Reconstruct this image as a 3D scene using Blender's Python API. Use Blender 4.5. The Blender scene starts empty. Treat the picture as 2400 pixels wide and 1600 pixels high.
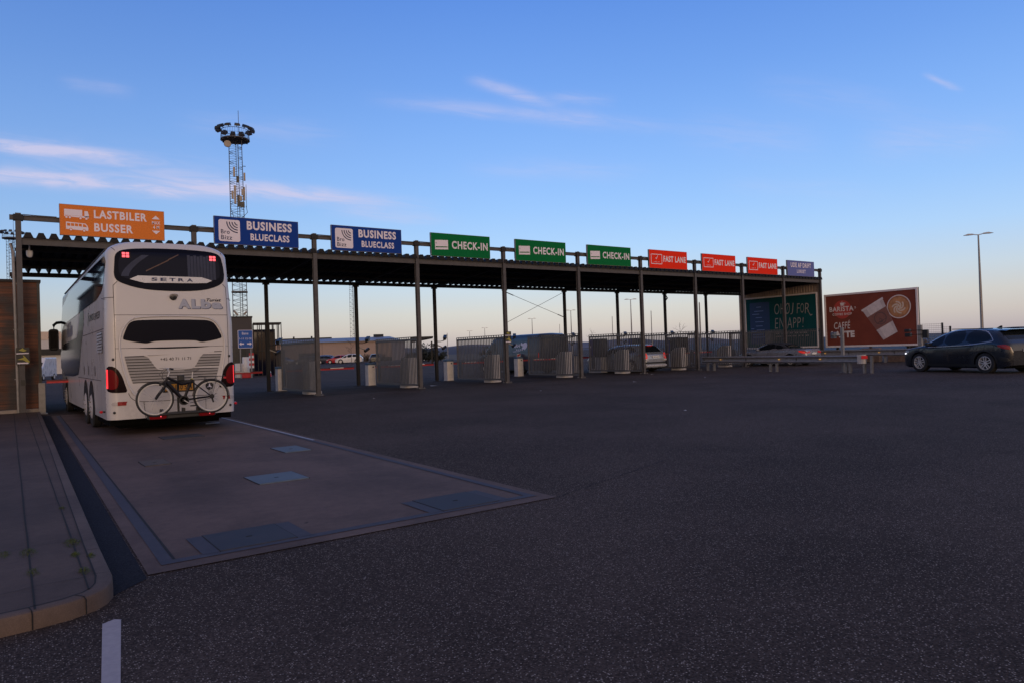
import bpy, bmesh, math, random
import numpy as np
from mathutils import Vector, Matrix
from math import sin, cos, pi, radians, sqrt, tan, atan2

sc = bpy.context.scene
col = sc.collection
random.seed(7)

# ------------------------------------------------------------------ camera
YAW, PITCH, ROLL = 0.6238261, 0.0113586, -0.0339987
fw = Vector((sin(YAW) * cos(PITCH), cos(YAW) * cos(PITCH), sin(PITCH)))
rt = Vector((cos(YAW), -sin(YAW), 0))
up = rt.cross(fw)
cr = rt * cos(ROLL) + up * sin(ROLL)
cu = up * cos(ROLL) - rt * sin(ROLL)
cd = bpy.data.cameras.new('camera')
cam = bpy.data.objects.new('camera', cd)
col.objects.link(cam)
M = Matrix((cr, cu, -fw)).transposed().to_4x4()
M.translation = Vector((-1.4012, -26.4635, 1.5))
cam.matrix_world = M
cd.lens = 25.095
cd.sensor_width = 36.0
cd.clip_start = 0.05
cd.clip_end = 12000
sc.camera = cam

# ------------------------------------------------------------------ view
sc.view_settings.view_transform = 'Standard'
sc.view_settings.look = 'None'
sc.view_settings.exposure = 0.0
sc.view_settings.gamma = 1.0
sc.view_settings.use_curve_mapping = False


def lin(r, g, b):
    def c(v):
        v /= 255.0
        return v / 12.92 if v <= 0.04045 else ((v + 0.055) / 1.055) ** 2.4
    return (c(r), c(g), c(b))


# ------------------------------------------------------------------ world: dusk sky, afterglow behind the camera, thin cirrus
SUN_AZ = Vector((-0.30, -0.954, 0)).normalized()      # where the sun has just gone down
SUN_EL = radians(7.0)
world = bpy.data.worlds.new('World')
sc.world = world
world.use_nodes = True
wt = world.node_tree
wt.nodes.clear()


class NT:
    """tiny helper to write node maths as expressions"""
    def __init__(s, nt):
        s.nt = nt

    def n(s, kind, **kw):
        o = s.nt.nodes.new(kind)
        for k, v in kw.items():
            setattr(o, k, v)
        return o

    def put(s, sock, v):
        if isinstance(v, bpy.types.NodeSocket):
            s.nt.links.new(v, sock)
        else:
            sock.default_value = v

    def m(s, op, a, b=0.0, c=None, clamp=False):
        o = s.n('ShaderNodeMath', operation=op, use_clamp=clamp)
        s.put(o.inputs[0], a)
        s.put(o.inputs[1], b)
        if c is not None:
            s.put(o.inputs[2], c)
        return o.outputs[0]

    def dot(s, a, b):
        o = s.n('ShaderNodeVectorMath', operation='DOT_PRODUCT')
        s.put(o.inputs[0], a)
        s.put(o.inputs[1], b)
        return o.outputs['Value']

    def ss(s, x, a, b, c=0.0, d=1.0):
        o = s.n('ShaderNodeMapRange', interpolation_type='SMOOTHSTEP')
        s.put(o.inputs['Value'], x)
        o.inputs['From Min'].default_value = a
        o.inputs['From Max'].default_value = b
        o.inputs['To Min'].default_value = c
        o.inputs['To Max'].default_value = d
        return o.outputs[0]

    def mix(s, f, a, b, mode='MIX'):
        o = s.n('ShaderNodeMix', data_type='RGBA', blend_type=mode)
        s.put(o.inputs[0], f)
        s.put(o.inputs[6], a if isinstance(a, bpy.types.NodeSocket) else (*a, 1))
        s.put(o.inputs[7], b if isinstance(b, bpy.types.NodeSocket) else (*b, 1))
        return o.outputs[2]

    def ramp(s, f, stops, interp='LINEAR'):
        o = s.n('ShaderNodeValToRGB')
        s.put(o.inputs[0], f)
        o.color_ramp.interpolation = interp
        e = o.color_ramp.elements
        while len(e) < len(stops):
            e.new(0.5)
        for k, (p, c) in enumerate(stops):
            e[k].position = p
            e[k].color = (*c, 1)
        return o.outputs[0]


w = NT(wt)
D = w.n('ShaderNodeTexCoord').outputs['Generated']
sep = w.n('ShaderNodeSeparateXYZ')
w.put(sep.inputs[0], D)
dz = w.m('MAXIMUM', sep.outputs[2], 0.0)
el = w.m('SQRT', dz)
east = w.ramp(el, [(0.0, lin(160, 154, 166)), (0.10, lin(183, 174, 178)), (0.172, lin(200, 193, 190)),
                   (0.229, lin(203, 203, 203)), (0.29, lin(192, 208, 224)), (0.368, lin(167, 203, 244)),
                   (0.439, lin(146, 190, 246)), (0.499, lin(131, 178, 244)), (0.55, lin(118, 167, 239)),
                   (0.593, lin(106, 156, 233)), (0.667, lin(86, 137, 222)), (0.78, lin(70, 108, 184)), (1.0, (0.15, 0.17, 0.33))])
west = w.ramp(el, [(0.0, (0.70, 0.47, 0.34)), (0.22, (0.98, 0.67, 0.50)), (0.45, (1.02, 0.77, 0.64)),
                   (0.70, (0.62, 0.52, 0.51)), (1.0, (0.15, 0.17, 0.33))])
wd = w.dot(D, (SUN_AZ.x, SUN_AZ.y, 0.0))
sky = w.mix(w.ss(wd, -0.25, 0.75), east, west)
# the belt of twilight is a little duller to the right of the view
rd = w.dot(D, (rt.x, rt.y, 0.0))
dull = w.m('MULTIPLY', w.ss(rd, 0.15, 0.75), w.ss(el, 0.42, 0.12))
sky = w.mix(w.m('MULTIPLY', dull, 0.22), sky, lin(160, 152, 164))
# the northern (left) sky is a little deeper
sky = w.mix(w.ss(rd, 0.05, -0.62, 0.0, 1.0), sky, w.mix(1.0, sky, (0.80, 0.80, 0.82), 'MULTIPLY'))
nish = w.n('ShaderNodeTexSky', sky_type='NISHITA', sun_disc=False)
nish.sun_elevation = SUN_EL
nish.sun_rotation = atan2(SUN_AZ.x, SUN_AZ.y)
nishc = w.n('ShaderNodeMix', data_type='RGBA', blend_type='ADD')
nishc.inputs[0].default_value = 0.02
w.put(nishc.inputs[6], sky)
w.put(nishc.inputs[7], nish.outputs[0])
sky = nishc.outputs[2]
# cirrus streaks in tangent coordinates about the eastern sky (directions only)
fh = Vector((sin(YAW), cos(YAW), 0))
dd = w.m('MAXIMUM', w.dot(D, tuple(fh)), 0.05)
ca = w.m('DIVIDE', w.dot(D, tuple(rt)), dd)
cb = w.m('DIVIDE', sep.outputs[2], dd)
STREAKS = [  # a0, b0, a1, b1, half-width, strength
    (-0.86, 0.340, -0.44, 0.268, 0.009, 0.62), (-0.71, 0.300, -0.33, 0.245, 0.024, 0.12),
    (-0.86, 0.286, -0.36, 0.228, 0.010, 0.70), (-0.50, 0.256, -0.12, 0.204, 0.010, 0.60),
    (-0.045, 0.380, 0.07, 0.341, 0.007, 0.34), (-0.16, 0.354, 0.24, 0.303, 0.009, 0.26), (0.06, 0.353, 0.155, 0.342, 0.007, 0.18),
    (0.592, 0.369, 0.645, 0.343, 0.004, 0.30), (-0.62, 0.397, -0.52, 0.380, 0.008, 0.18),
    (0.50, 0.270, 0.72, 0.284, 0.022, 0.14), (-0.25, 0.200, -0.075, 0.185, 0.006, 0.24), (0.25, 0.30, 0.45, 0.275, 0.024, 0.10), (0.36, 0.36, 0.60, 0.31, 0.018, 0.08), (-0.05, 0.255, 0.20, 0.245, 0.012, 0.12), (0.30, 0.22, 0.52, 0.205, 0.012, 0.08), (-0.45, 0.335, -0.22, 0.305, 0.014, 0.12)]
tot = None
comb = w.n('ShaderNodeCombineXYZ')
w.put(comb.inputs[0], w.m('MULTIPLY', ca, 9.0))
w.put(comb.inputs[1], w.m('MULTIPLY', w.m('ADD', cb, w.m('MULTIPLY', ca, 0.145)), 62.0))
nz = w.n('ShaderNodeTexNoise')
nz.inputs['Scale'].default_value = 1.0
nz.inputs['Detail'].default_value = 7.0
nz.inputs['Roughness'].default_value = 0.62
nz.inputs['Distortion'].default_value = 0.9
w.put(nz.inputs['Vector'], comb.outputs[0])
nzv = w.ss(nz.outputs[0], 0.32, 0.66, 0.30, 1.0)
comb2 = w.n('ShaderNodeCombineXYZ')
w.put(comb2.inputs[0], w.m('MULTIPLY', ca, 9.0))
w.put(comb2.inputs[1], w.m('MULTIPLY', cb, 14.0))
nw = w.n('ShaderNodeTexNoise')
nw.inputs['Scale'].default_value = 1.0
nw.inputs['Detail'].default_value = 4.0
w.put(nw.inputs['Vector'], comb2.outputs[0])
wob = w.m('MULTIPLY', w.m('SUBTRACT', nw.outputs[0], 0.5), 0.018)
for a0, b0, a1, b1, hw, st in STREAKS:
    L = sqrt((a1 - a0) ** 2 + (b1 - b0) ** 2)
    ux, uy = (a1 - a0) / L, (b1 - b0) / L
    pa = w.m('SUBTRACT', ca, a0)
    pb = w.m('SUBTRACT', w.m('ADD', cb, wob), b0)
    t = w.m('ADD', w.m('MULTIPLY', pa, ux / L), w.m('MULTIPLY', pb, uy / L))
    nn = w.m('ADD', w.m('MULTIPLY', pa, -uy / hw), w.m('MULTIPLY', pb, ux / hw))
    g = w.m('POWER', 2.718, w.m('MULTIPLY', w.m('MULTIPLY', nn, nn), -0.8))
    end = w.m('MULTIPLY', w.ss(t, -0.15, 0.3), w.ss(t, 1.15, 0.6))
    v = w.m('MULTIPLY', w.m('MULTIPLY', g, end), st)
    tot = v if tot is None else w.m('ADD', tot, v)
tot = w.m('MULTIPLY', tot, nzv)
tot = w.m('MINIMUM', w.m('MULTIPLY', tot, 1.35), 0.8)
sky = w.mix(tot, sky, lin(210, 206, 234))
bg = w.n('ShaderNodeBackground')
w.put(bg.inputs[0], sky)
bg.inputs[1].default_value = 1.0
wo = w.n('ShaderNodeOutputWorld')
wt.links.new(bg.outputs[0], wo.inputs[0])

sd = bpy.data.lights.new('sun', 'SUN')
sd.energy = 0.40
sd.angle = radians(14)
sd.color = (1.0, 0.70, 0.48)
sun = bpy.data.objects.new('sun', sd)
col.objects.link(sun)
sv = Vector((SUN_AZ.x * cos(SUN_EL), SUN_AZ.y * cos(SUN_EL), sin(SUN_EL)))
sun.rotation_euler = sv.to_track_quat('Z', 'Y').to_euler()


# ------------------------------------------------------------------ materials
MATS = {}


def mat(name, c, rough=0.6, metal=0.0, spec=0.5, var=0.12, scale=6.0, bump=0.0, bscale=60.0, emit=None, estr=0.0, coat=0.0):
    if name in MATS:
        return MATS[name]
    m = bpy.data.materials.new(name)
    m.use_nodes = True
    nt = m.node_tree
    b = nt.nodes['Principled BSDF']
    b.inputs['Roughness'].default_value = rough
    b.inputs['Metallic'].default_value = metal
    b.inputs['Specular IOR Level'].default_value = spec
    b.inputs['Coat Weight'].default_value = coat
    h = NT(nt)
    if var > 0 or bump > 0:
        tc = h.n('ShaderNodeTexCoord').outputs['Object']
    if var > 0:
        n1 = h.n('ShaderNodeTexNoise')
        n1.inputs['Scale'].default_value = scale
        n1.inputs['Detail'].default_value = 6
        n1.inputs['Roughness'].default_value = 0.65
        h.put(n1.inputs['Vector'], tc)
        f = h.ss(n1.outputs[0], 0.3, 0.7)
        cc = h.mix(f, tuple(v * (1 - var) for v in c), tuple(min(1, v * (1 + var)) for v in c))
        h.put(b.inputs['Base Color'], cc)
        h.put(b.inputs['Roughness'], h.ss(n1.outputs[0], 0.25, 0.75, max(0.02, rough - 0.08), min(1, rough + 0.08)))
    else:
        b.inputs['Base Color'].default_value = (*c, 1)
    if bump > 0:
        n2 = h.n('ShaderNodeTexNoise')
        n2.inputs['Scale'].default_value = bscale
        n2.inputs['Detail'].default_value = 4
        h.put(n2.inputs['Vector'], tc)
        bp = h.n('ShaderNodeBump')
        bp.inputs['Strength'].default_value = bump
        bp.inputs['Distance'].default_value = 0.02
        h.put(bp.inputs['Height'], n2.outputs[0])
        h.put(b.inputs['Normal'], bp.outputs[0])
    if emit:
        b.inputs['Emission Color'].default_value = (*emit, 1)
        b.inputs['Emission Strength'].default_value = estr
    MATS[name] = m
    return m


def ground_mat(name, base, chip, chip_amt, cell, rough=0.85, patch=0.25, spec=0.35):
    """aggregate surface: stone chips (voronoi cells) in binder, large soft patches, tyre polish"""
    m = bpy.data.materials.new(name)
    m.use_nodes = True
    nt = m.node_tree
    b = nt.nodes['Principled BSDF']
    h = NT(nt)
    tc = h.n('ShaderNodeTexCoord').outputs['Object']
    vo = h.n('ShaderNodeTexVoronoi')
    vo.inputs['Scale'].default_value = 1.0 / cell
    h.put(vo.inputs['Vector'], tc)
    sp = h.n('ShaderNodeSeparateColor')
    h.put(sp.inputs[0], vo.outputs['Color'])
    sel = h.ss(sp.outputs[0], 1 - chip_amt, 1 - chip_amt * 0.55)
    core = h.ss(vo.outputs['Distance'], 0.52, 0.30)
    f = h.m('MULTIPLY', sel, core)
    tint = h.ss(sp.outputs[1], 0.0, 1.0, 0.35, 1.0)
    f = h.m('MULTIPLY', f, tint)
    dark = h.ss(sp.outputs[2], 0.0, 1.0, 0.62, 1.38)
    n1 = h.n('ShaderNodeTexNoise')
    n1.inputs['Scale'].default_value = 0.35
    n1.inputs['Detail'].default_value = 5
    n1.inputs['Roughness'].default_value = 0.6
    h.put(n1.inputs['Vector'], tc)
    pf = h.ss(n1.outputs[0], 0.3, 0.7, 1 - patch, 1 + patch)
    bc = h.mix(1.0, base, h.mix(0.0, (1, 1, 1), (1, 1, 1)), 'MULTIPLY')
    cx = h.n('ShaderNodeVectorMath', operation='SCALE')
    h.put(cx.inputs[0], bc)
    h.put(cx.inputs['Scale'], h.m('MULTIPLY', dark, pf))
    cc = h.mix(f, cx.outputs[0], chip)
    h.put(b.inputs['Base Color'], cc)
    h.put(b.inputs['Roughness'], h.m('SUBTRACT', rough, h.m('MULTIPLY', f, 0.15)))
    b.inputs['Specular IOR Level'].default_value = spec
    bp = h.n('ShaderNodeBump')
    bp.inputs['Strength'].default_value = 0.35
    bp.inputs['Distance'].default_value = 0.004
    h.put(bp.inputs['Height'], h.m('ADD', h.m('MULTIPLY', vo.outputs['Distance'], -1.0), sp.outputs[1]))
    h.put(b.inputs['Normal'], bp.outputs[0])
    MATS[name] = m
    return m


def concrete_mat(name, base, spots=False, stain=0.3, rough=0.8):
    m = bpy.data.materials.new(name)
    m.use_nodes = True
    nt = m.node_tree
    b = nt.nodes['Principled BSDF']
    h = NT(nt)
    tc = h.n('ShaderNodeTexCoord').outputs['Object']

    def noise(sc_, det=5, ro=0.6):
        n = h.n('ShaderNodeTexNoise')
        n.inputs['Scale'].default_value = sc_
        n.inputs['Detail'].default_value = det
        n.inputs['Roughness'].default_value = ro
        h.put(n.inputs['Vector'], tc)
        return n.outputs[0]
    f1 = h.ss(noise(0.7), 0.3, 0.7, 1 - stain, 1 + stain * 0.7)
    f2 = h.ss(noise(9.0, 8, 0.7), 0.25, 0.75, 0.86, 1.12)
    f3 = h.ss(noise(3.2, 6, 0.75), 0.66, 0.74, 1.0, 0.55)
    f4 = h.ss(noise(160.0, 2), 0.3, 0.7, 0.88, 1.12)
    fac = h.m('MULTIPLY', h.m('MULTIPLY', f1, f2), h.m('MULTIPLY', f3, f4))
    if spots:
        # oil drips and two rubbered wheel tracks along the deck
        vo = h.n('ShaderNodeTexVoronoi')
        vo.inputs['Scale'].default_value = 1.7
        vo.inputs['Randomness'].default_value = 1.0
        wv = h.n('ShaderNodeVectorMath', operation='ADD')
        h.put(wv.inputs[0], tc)
        nv = h.n('ShaderNodeTexNoise')
        nv.inputs['Scale'].default_value = 9.0
        h.put(nv.inputs['Vector'], tc)
        sv2 = h.n('ShaderNodeVectorMath', operation='SCALE')
        h.put(sv2.inputs[0], nv.outputs['Color'])
        sv2.inputs['Scale'].default_value = 0.12
        h.put(wv.inputs[1], sv2.outputs[0])
        h.put(vo.inputs['Vector'], wv.outputs[0])
        fac = h.m('MULTIPLY', fac, h.ss(vo.outputs['Distance'], 0.020, 0.055, 0.42, 1.0))
        sx = h.n('ShaderNodeSeparateXYZ')
        h.put(sx.inputs[0], tc)
        xx = h.m('SUBTRACT', sx.outputs[0], h.m('MULTIPLY', sx.outputs[1], 0.016))
        for c0 in (0.72, 2.72):
            dd_ = h.m('ABSOLUTE', h.m('SUBTRACT', xx, c0))
            band = h.ss(dd_, 0.42, 0.10)
            brk = h.ss(noise(1.6, 6, 0.7), 0.35, 0.65, 0.25, 1.0)
            fac = h.m('MULTIPLY', fac, h.m('SUBTRACT', 1.0, h.m('MULTIPLY', h.m('MULTIPLY', band, brk), 0.24)))
    cx = h.n('ShaderNodeVectorMath', operation='SCALE')
    cx.inputs[0].default_value = base
    h.put(cx.inputs['Scale'], fac)
    h.put(b.inputs['Base Color'], cx.outputs[0])
    b.inputs['Roughness'].default_value = rough
    b.inputs['Specular IOR Level'].default_value = 0.3
    bp = h.n('ShaderNodeBump')
    bp.inputs['Strength'].default_value = 0.25
    bp.inputs['Distance'].default_value = 0.004
    h.put(bp.inputs['Height'], noise(120.0, 3))
    h.put(b.inputs['Normal'], bp.outputs[0])
    MATS[name] = m
    return m


def wood_mat(name):
    m = bpy.data.materials.new(name)
    m.use_nodes = True
    nt = m.node_tree
    b = nt.nodes['Principled BSDF']
    h = NT(nt)
    tc = h.n('ShaderNodeTexCoord').outputs['Object']
    sp = h.n('ShaderNodeSeparateXYZ')
    h.put(sp.inputs[0], tc)
    row = h.m('FLOOR', h.m('DIVIDE', sp.outputs[2], 0.105))
    cell = h.m('FLOOR', h.m('ADD', h.m('DIVIDE', sp.outputs[0], 2.3), h.m('MULTIPLY', row, 0.37)))
    cv = h.n('ShaderNodeCombineXYZ')
    h.put(cv.inputs[0], row)
    h.put(cv.inputs[1], cell)
    wn = h.n('ShaderNodeTexWhiteNoise', noise_dimensions='3D')
    h.put(wn.inputs['Vector'], cv.outputs[0])
    gx = h.n('ShaderNodeCombineXYZ')
    h.put(gx.inputs[0], h.m('MULTIPLY', sp.outputs[0], 1.2))
    h.put(gx.inputs[2], h.m('MULTIPLY', sp.outputs[2], 70.0))
    h.put(gx.inputs[1], h.m('MULTIPLY', wn.outputs[0], 30.0))
    n = h.n('ShaderNodeTexNoise')
    n.inputs['Scale'].default_value = 1.0
    n.inputs['Detail'].default_value = 5
    h.put(n.inputs['Vector'], gx.outputs[0])
    big = h.n('ShaderNodeTexNoise')
    big.inputs['Scale'].default_value = 0.9
    h.put(big.inputs['Vector'], tc)
    c = h.ramp(wn.outputs[0], [(0.0, (0.075, 0.030, 0.016)), (0.4, (0.150, 0.055, 0.027)), (0.75, (0.095, 0.045, 0.030)), (1.0, (0.20, 0.072, 0.034))])
    c = h.mix(h.ss(big.outputs[0], 0.36, 0.50), (0.050, 0.042, 0.042), c)
    c2 = h.n('ShaderNodeVectorMath', operation='SCALE')
    h.put(c2.inputs[0], c)
    h.put(c2.inputs['Scale'], h.ss(n.outputs[0], 0.3, 0.7, 0.55, 1.25))
    h.put(b.inputs['Base Color'], c2.outputs[0])
    b.inputs['Roughness'].default_value = 0.75
    MATS[name] = m
    return m


ASPHALT = ground_mat('asphalt', (0.058, 0.0425, 0.0360), (0.37, 0.305, 0.26), 0.27, 0.0105, rough=0.9, patch=0.22, spec=0.08)
ASPHALT_DARK = ground_mat('asphalt_dark', (0.020, 0.020, 0.025), (0.05, 0.05, 0.052), 0.05, 0.010, rough=0.9, patch=0.12, spec=0.12)
CONCRETE = concrete_mat('pad_concrete', (0.124, 0.078, 0.060), stain=0.26, spots=True)
PAVING = concrete_mat('paving_concrete', (0.090, 0.059, 0.044), stain=0.28)
KERB = concrete_mat('kerb_concrete', (0.118, 0.082, 0.064), stain=0.25)
PLINTH = concrete_mat('plinth_concrete', (0.34, 0.29, 0.25))
WOOD = wood_mat('stained_boards')
STEEL_BLUE = mat('worn_steel', (0.058, 0.053, 0.064), 0.7, 0.0, 0.25, var=0.25, scale=9)
PLATE_DARK = mat('dark_cover', (0.035, 0.034, 0.037), 0.7, var=0.3)
PLATE_BROWN = mat('rusty_cover', (0.085, 0.062, 0.045), 0.75, var=0.3)
PLATE_PALE = mat('pale_cover', (0.105, 0.130, 0.150), 0.6, 0.0, 0.3, var=0.2)
PLATE_BLUE = mat('blue_cover', (0.044, 0.044, 0.052), 0.7, 0.0, 0.25, var=0.25)
MARK = mat('road_paint', (0.36, 0.31, 0.31), 0.7, var=0.10, scale=25)
LINE_DULL = mat('worn_line_paint', (0.33, 0.33, 0.36), 0.6, var=0.3, scale=6)
GAP = mat('joint_gap', (0.012, 0.011, 0.011), 0.95, var=0)
STEEL = mat('painted_steel', (0.082, 0.076, 0.078), 0.55, 0.0, 0.3, var=0.18, scale=4)
STEEL_D = mat('dark_steel', (0.026, 0.025, 0.026), 0.6, 0, 0.25, var=0.15)
SHEET = mat('roof_sheet', (0.011, 0.011, 0.013), 0.6, 0, 0.25, var=0.2, scale=2)
GALV = mat('galvanised', (0.235, 0.225, 0.220), 0.5, 0.35, var=0.18, scale=7)
GATE = mat('gate_steel', (0.105, 0.098, 0.098), 0.5, 0.1, var=0.2, scale=5)
CHASSIS = mat('chassis_black', (0.005, 0.005, 0.005), 0.9, 0, 0.05, var=0)
BLACK = mat('black_plastic', (0.012, 0.012, 0.013), 0.45, var=0.1)
RUBBER = mat('rubber', (0.016, 0.016, 0.017), 0.85, var=0.15)
DARKGLASS = mat('dark_glass', (0.006, 0.008, 0.021), 0.04, 0.0, 0.12, var=0)
GLOSSBLACK = mat('gloss_black', (0.006, 0.007, 0.014), 0.14, 0.0, 0.06, var=0)
BUSWHITE = mat('bus_white', (0.56, 0.535, 0.530), 0.32, 0, 0.5, var=0.03, scale=1.2, coat=0.25)
BUSGREY = mat('bus_louvre', (0.27, 0.25, 0.232), 0.5, var=0.06)
BUSSEAM = mat('bus_seam', (0.05, 0.045, 0.045), 0.7, var=0)
CHROME = mat('silver_trim', (0.50, 0.50, 0.53), 0.3, 0.35, var=0.05)
SILVER = mat('silver_lettering', (0.30, 0.32, 0.40), 0.4, 0.3, var=0.05)
WHITE = mat('white_paint', (0.72, 0.70, 0.68), 0.5, var=0.08, scale=5)
SIGNWHITE = mat('sign_white', (0.80, 0.74, 0.82), 0.8, 0, 0.1, var=0.05, scale=60)
ORANGE = mat('sign_orange', (0.72, 0.205, 0.040), 0.8, 0, 0.1, var=0.16, scale=28)
SBLUE = mat('sign_blue', (0.012, 0.050, 0.27), 0.8, 0, 0.1, var=0.08, scale=40)
SGREEN = mat('sign_green', (0.004, 0.150, 0.042), 0.8, 0, 0.1, var=0.08, scale=40)
SRED = mat('sign_red', (0.86, 0.034, 0.012), 0.8, 0, 0.1, var=0.06, scale=40)
SVIOLET = mat('sign_faded_blue', (0.135, 0.165, 0.42), 0.8, 0, 0.1, var=0.06, scale=40)
SIGNCASE = mat('sign_case', (0.22, 0.21, 0.21), 0.5, var=0.1)
NAVY = mat('navy_ink', (0.012, 0.022, 0.09), 0.5, var=0)
BOOMRED = mat('boom_red', (0.50, 0.025, 0.03), 0.45, var=0.12)
BOOMDARK = mat('boom_dark_red', (0.12, 0.012, 0.018), 0.5, var=0.1)
CABBLUE = mat('cabinet_blue', (0.035, 0.085, 0.16), 0.5, var=0.1)
CABWHITE = mat('cabinet_white', (0.60, 0.56, 0.53), 0.55, var=0.10, scale=4)
BOOTHBLUE = mat('booth_blue', (0.025, 0.03, 0.22), 0.45, var=0.1)
YELLOW = mat('notice_yellow', (0.34, 0.31, 0.05), 0.5, var=0.1)
BBROWN = mat('poster_brown', (0.185, 0.046, 0.030), 0.7, 0, 0.15, var=0.12, scale=1.2)
BRED = mat('poster_red', (0.42, 0.045, 0.03), 0.5, var=0.1)
CUPWHITE = mat('poster_cup_white', (0.62, 0.53, 0.51), 0.5, var=0.10, scale=4)
CUPBROWN = mat('poster_sleeve', (0.21, 0.085, 0.065), 0.5, var=0.12)
CUPMARK = mat('poster_sleeve_mark', (0.10, 0.055, 0.05), 0.5, var=0)
LATTE = mat('poster_latte', (0.46, 0.21, 0.085), 0.5, var=0.25, scale=3)
LATTELIGHT = mat('poster_latte_foam', (0.60, 0.47, 0.36), 0.5, var=0.12)
TEAL = mat('poster_teal', (0.005, 0.064, 0.070), 0.7, 0, 0.15, var=0.12, scale=1.5)
TEALBLUE = mat('poster_phone', (0.008, 0.028, 0.10), 0.5, var=0.1)
LETTER = mat('poster_lettering', (0.66, 0.58, 0.55), 0.55, var=0.08)
LETTER_DIM = mat('poster_lettering_dim', (0.30, 0.265, 0.25), 0.6, var=0.1)
FRAMEPINK = mat('poster_frame', (0.74, 0.66, 0.63), 0.5, var=0.06)
LAMPRED = mat('lamp_red', (0.30, 0.006, 0.010), 0.15, emit=(1, 0.02, 0.03), estr=0.10, var=0)
LEDRED = mat('led_red', (0.5, 0.02, 0.02), 0.3, emit=(1.0, 0.035, 0.045), estr=1.5, var=0)
LEDHOT = mat('led_hot', (0.6, 0.1, 0.1), 0.3, emit=(1.0, 0.10, 0.13), estr=1.7, var=0)
LENSDIM = mat('lens_dim_red', (0.10, 0.003, 0.005), 0.15, 0, 0.2, emit=(1, 0.015, 0.025), estr=0.03, var=0)
REFRED = mat('reflector_red', (0.26, 0.008, 0.012), 0.25, var=0.1)
LAMPDARK = mat('lamp_dark', (0.010, 0.004, 0.005), 0.12, 0, 0.2, var=0)
LAMPCLEAR = mat('lamp_clear', (0.45, 0.42, 0.42), 0.15, var=0.1, scale=60)
HEADLAMP = mat('headlamp_on', (0.8, 0.8, 0.85), 0.2, emit=(0.95, 0.96, 1.0), estr=2.0, var=0)
AMBER = mat('amber_reflector', (0.75, 0.38, 0.08), 0.3, emit=(1, 0.55, 0.15), estr=0.25, var=0)
PLATE_Y = mat('plate_yellow', (0.55, 0.24, 0.02), 0.5, var=0.05)
PLATE_W = mat('plate_white', (0.7, 0.7, 0.7), 0.5, var=0.03)
SKIN = mat('skin', (0.40, 0.22, 0.16), 0.55, var=0.05)
ALLOY = mat('alloy', (0.55, 0.53, 0.51), 0.4, 0.15, var=0.08)
CURTAIN = mat('curtain', (0.045, 0.052, 0.085), 0.9, var=0.15)


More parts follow.
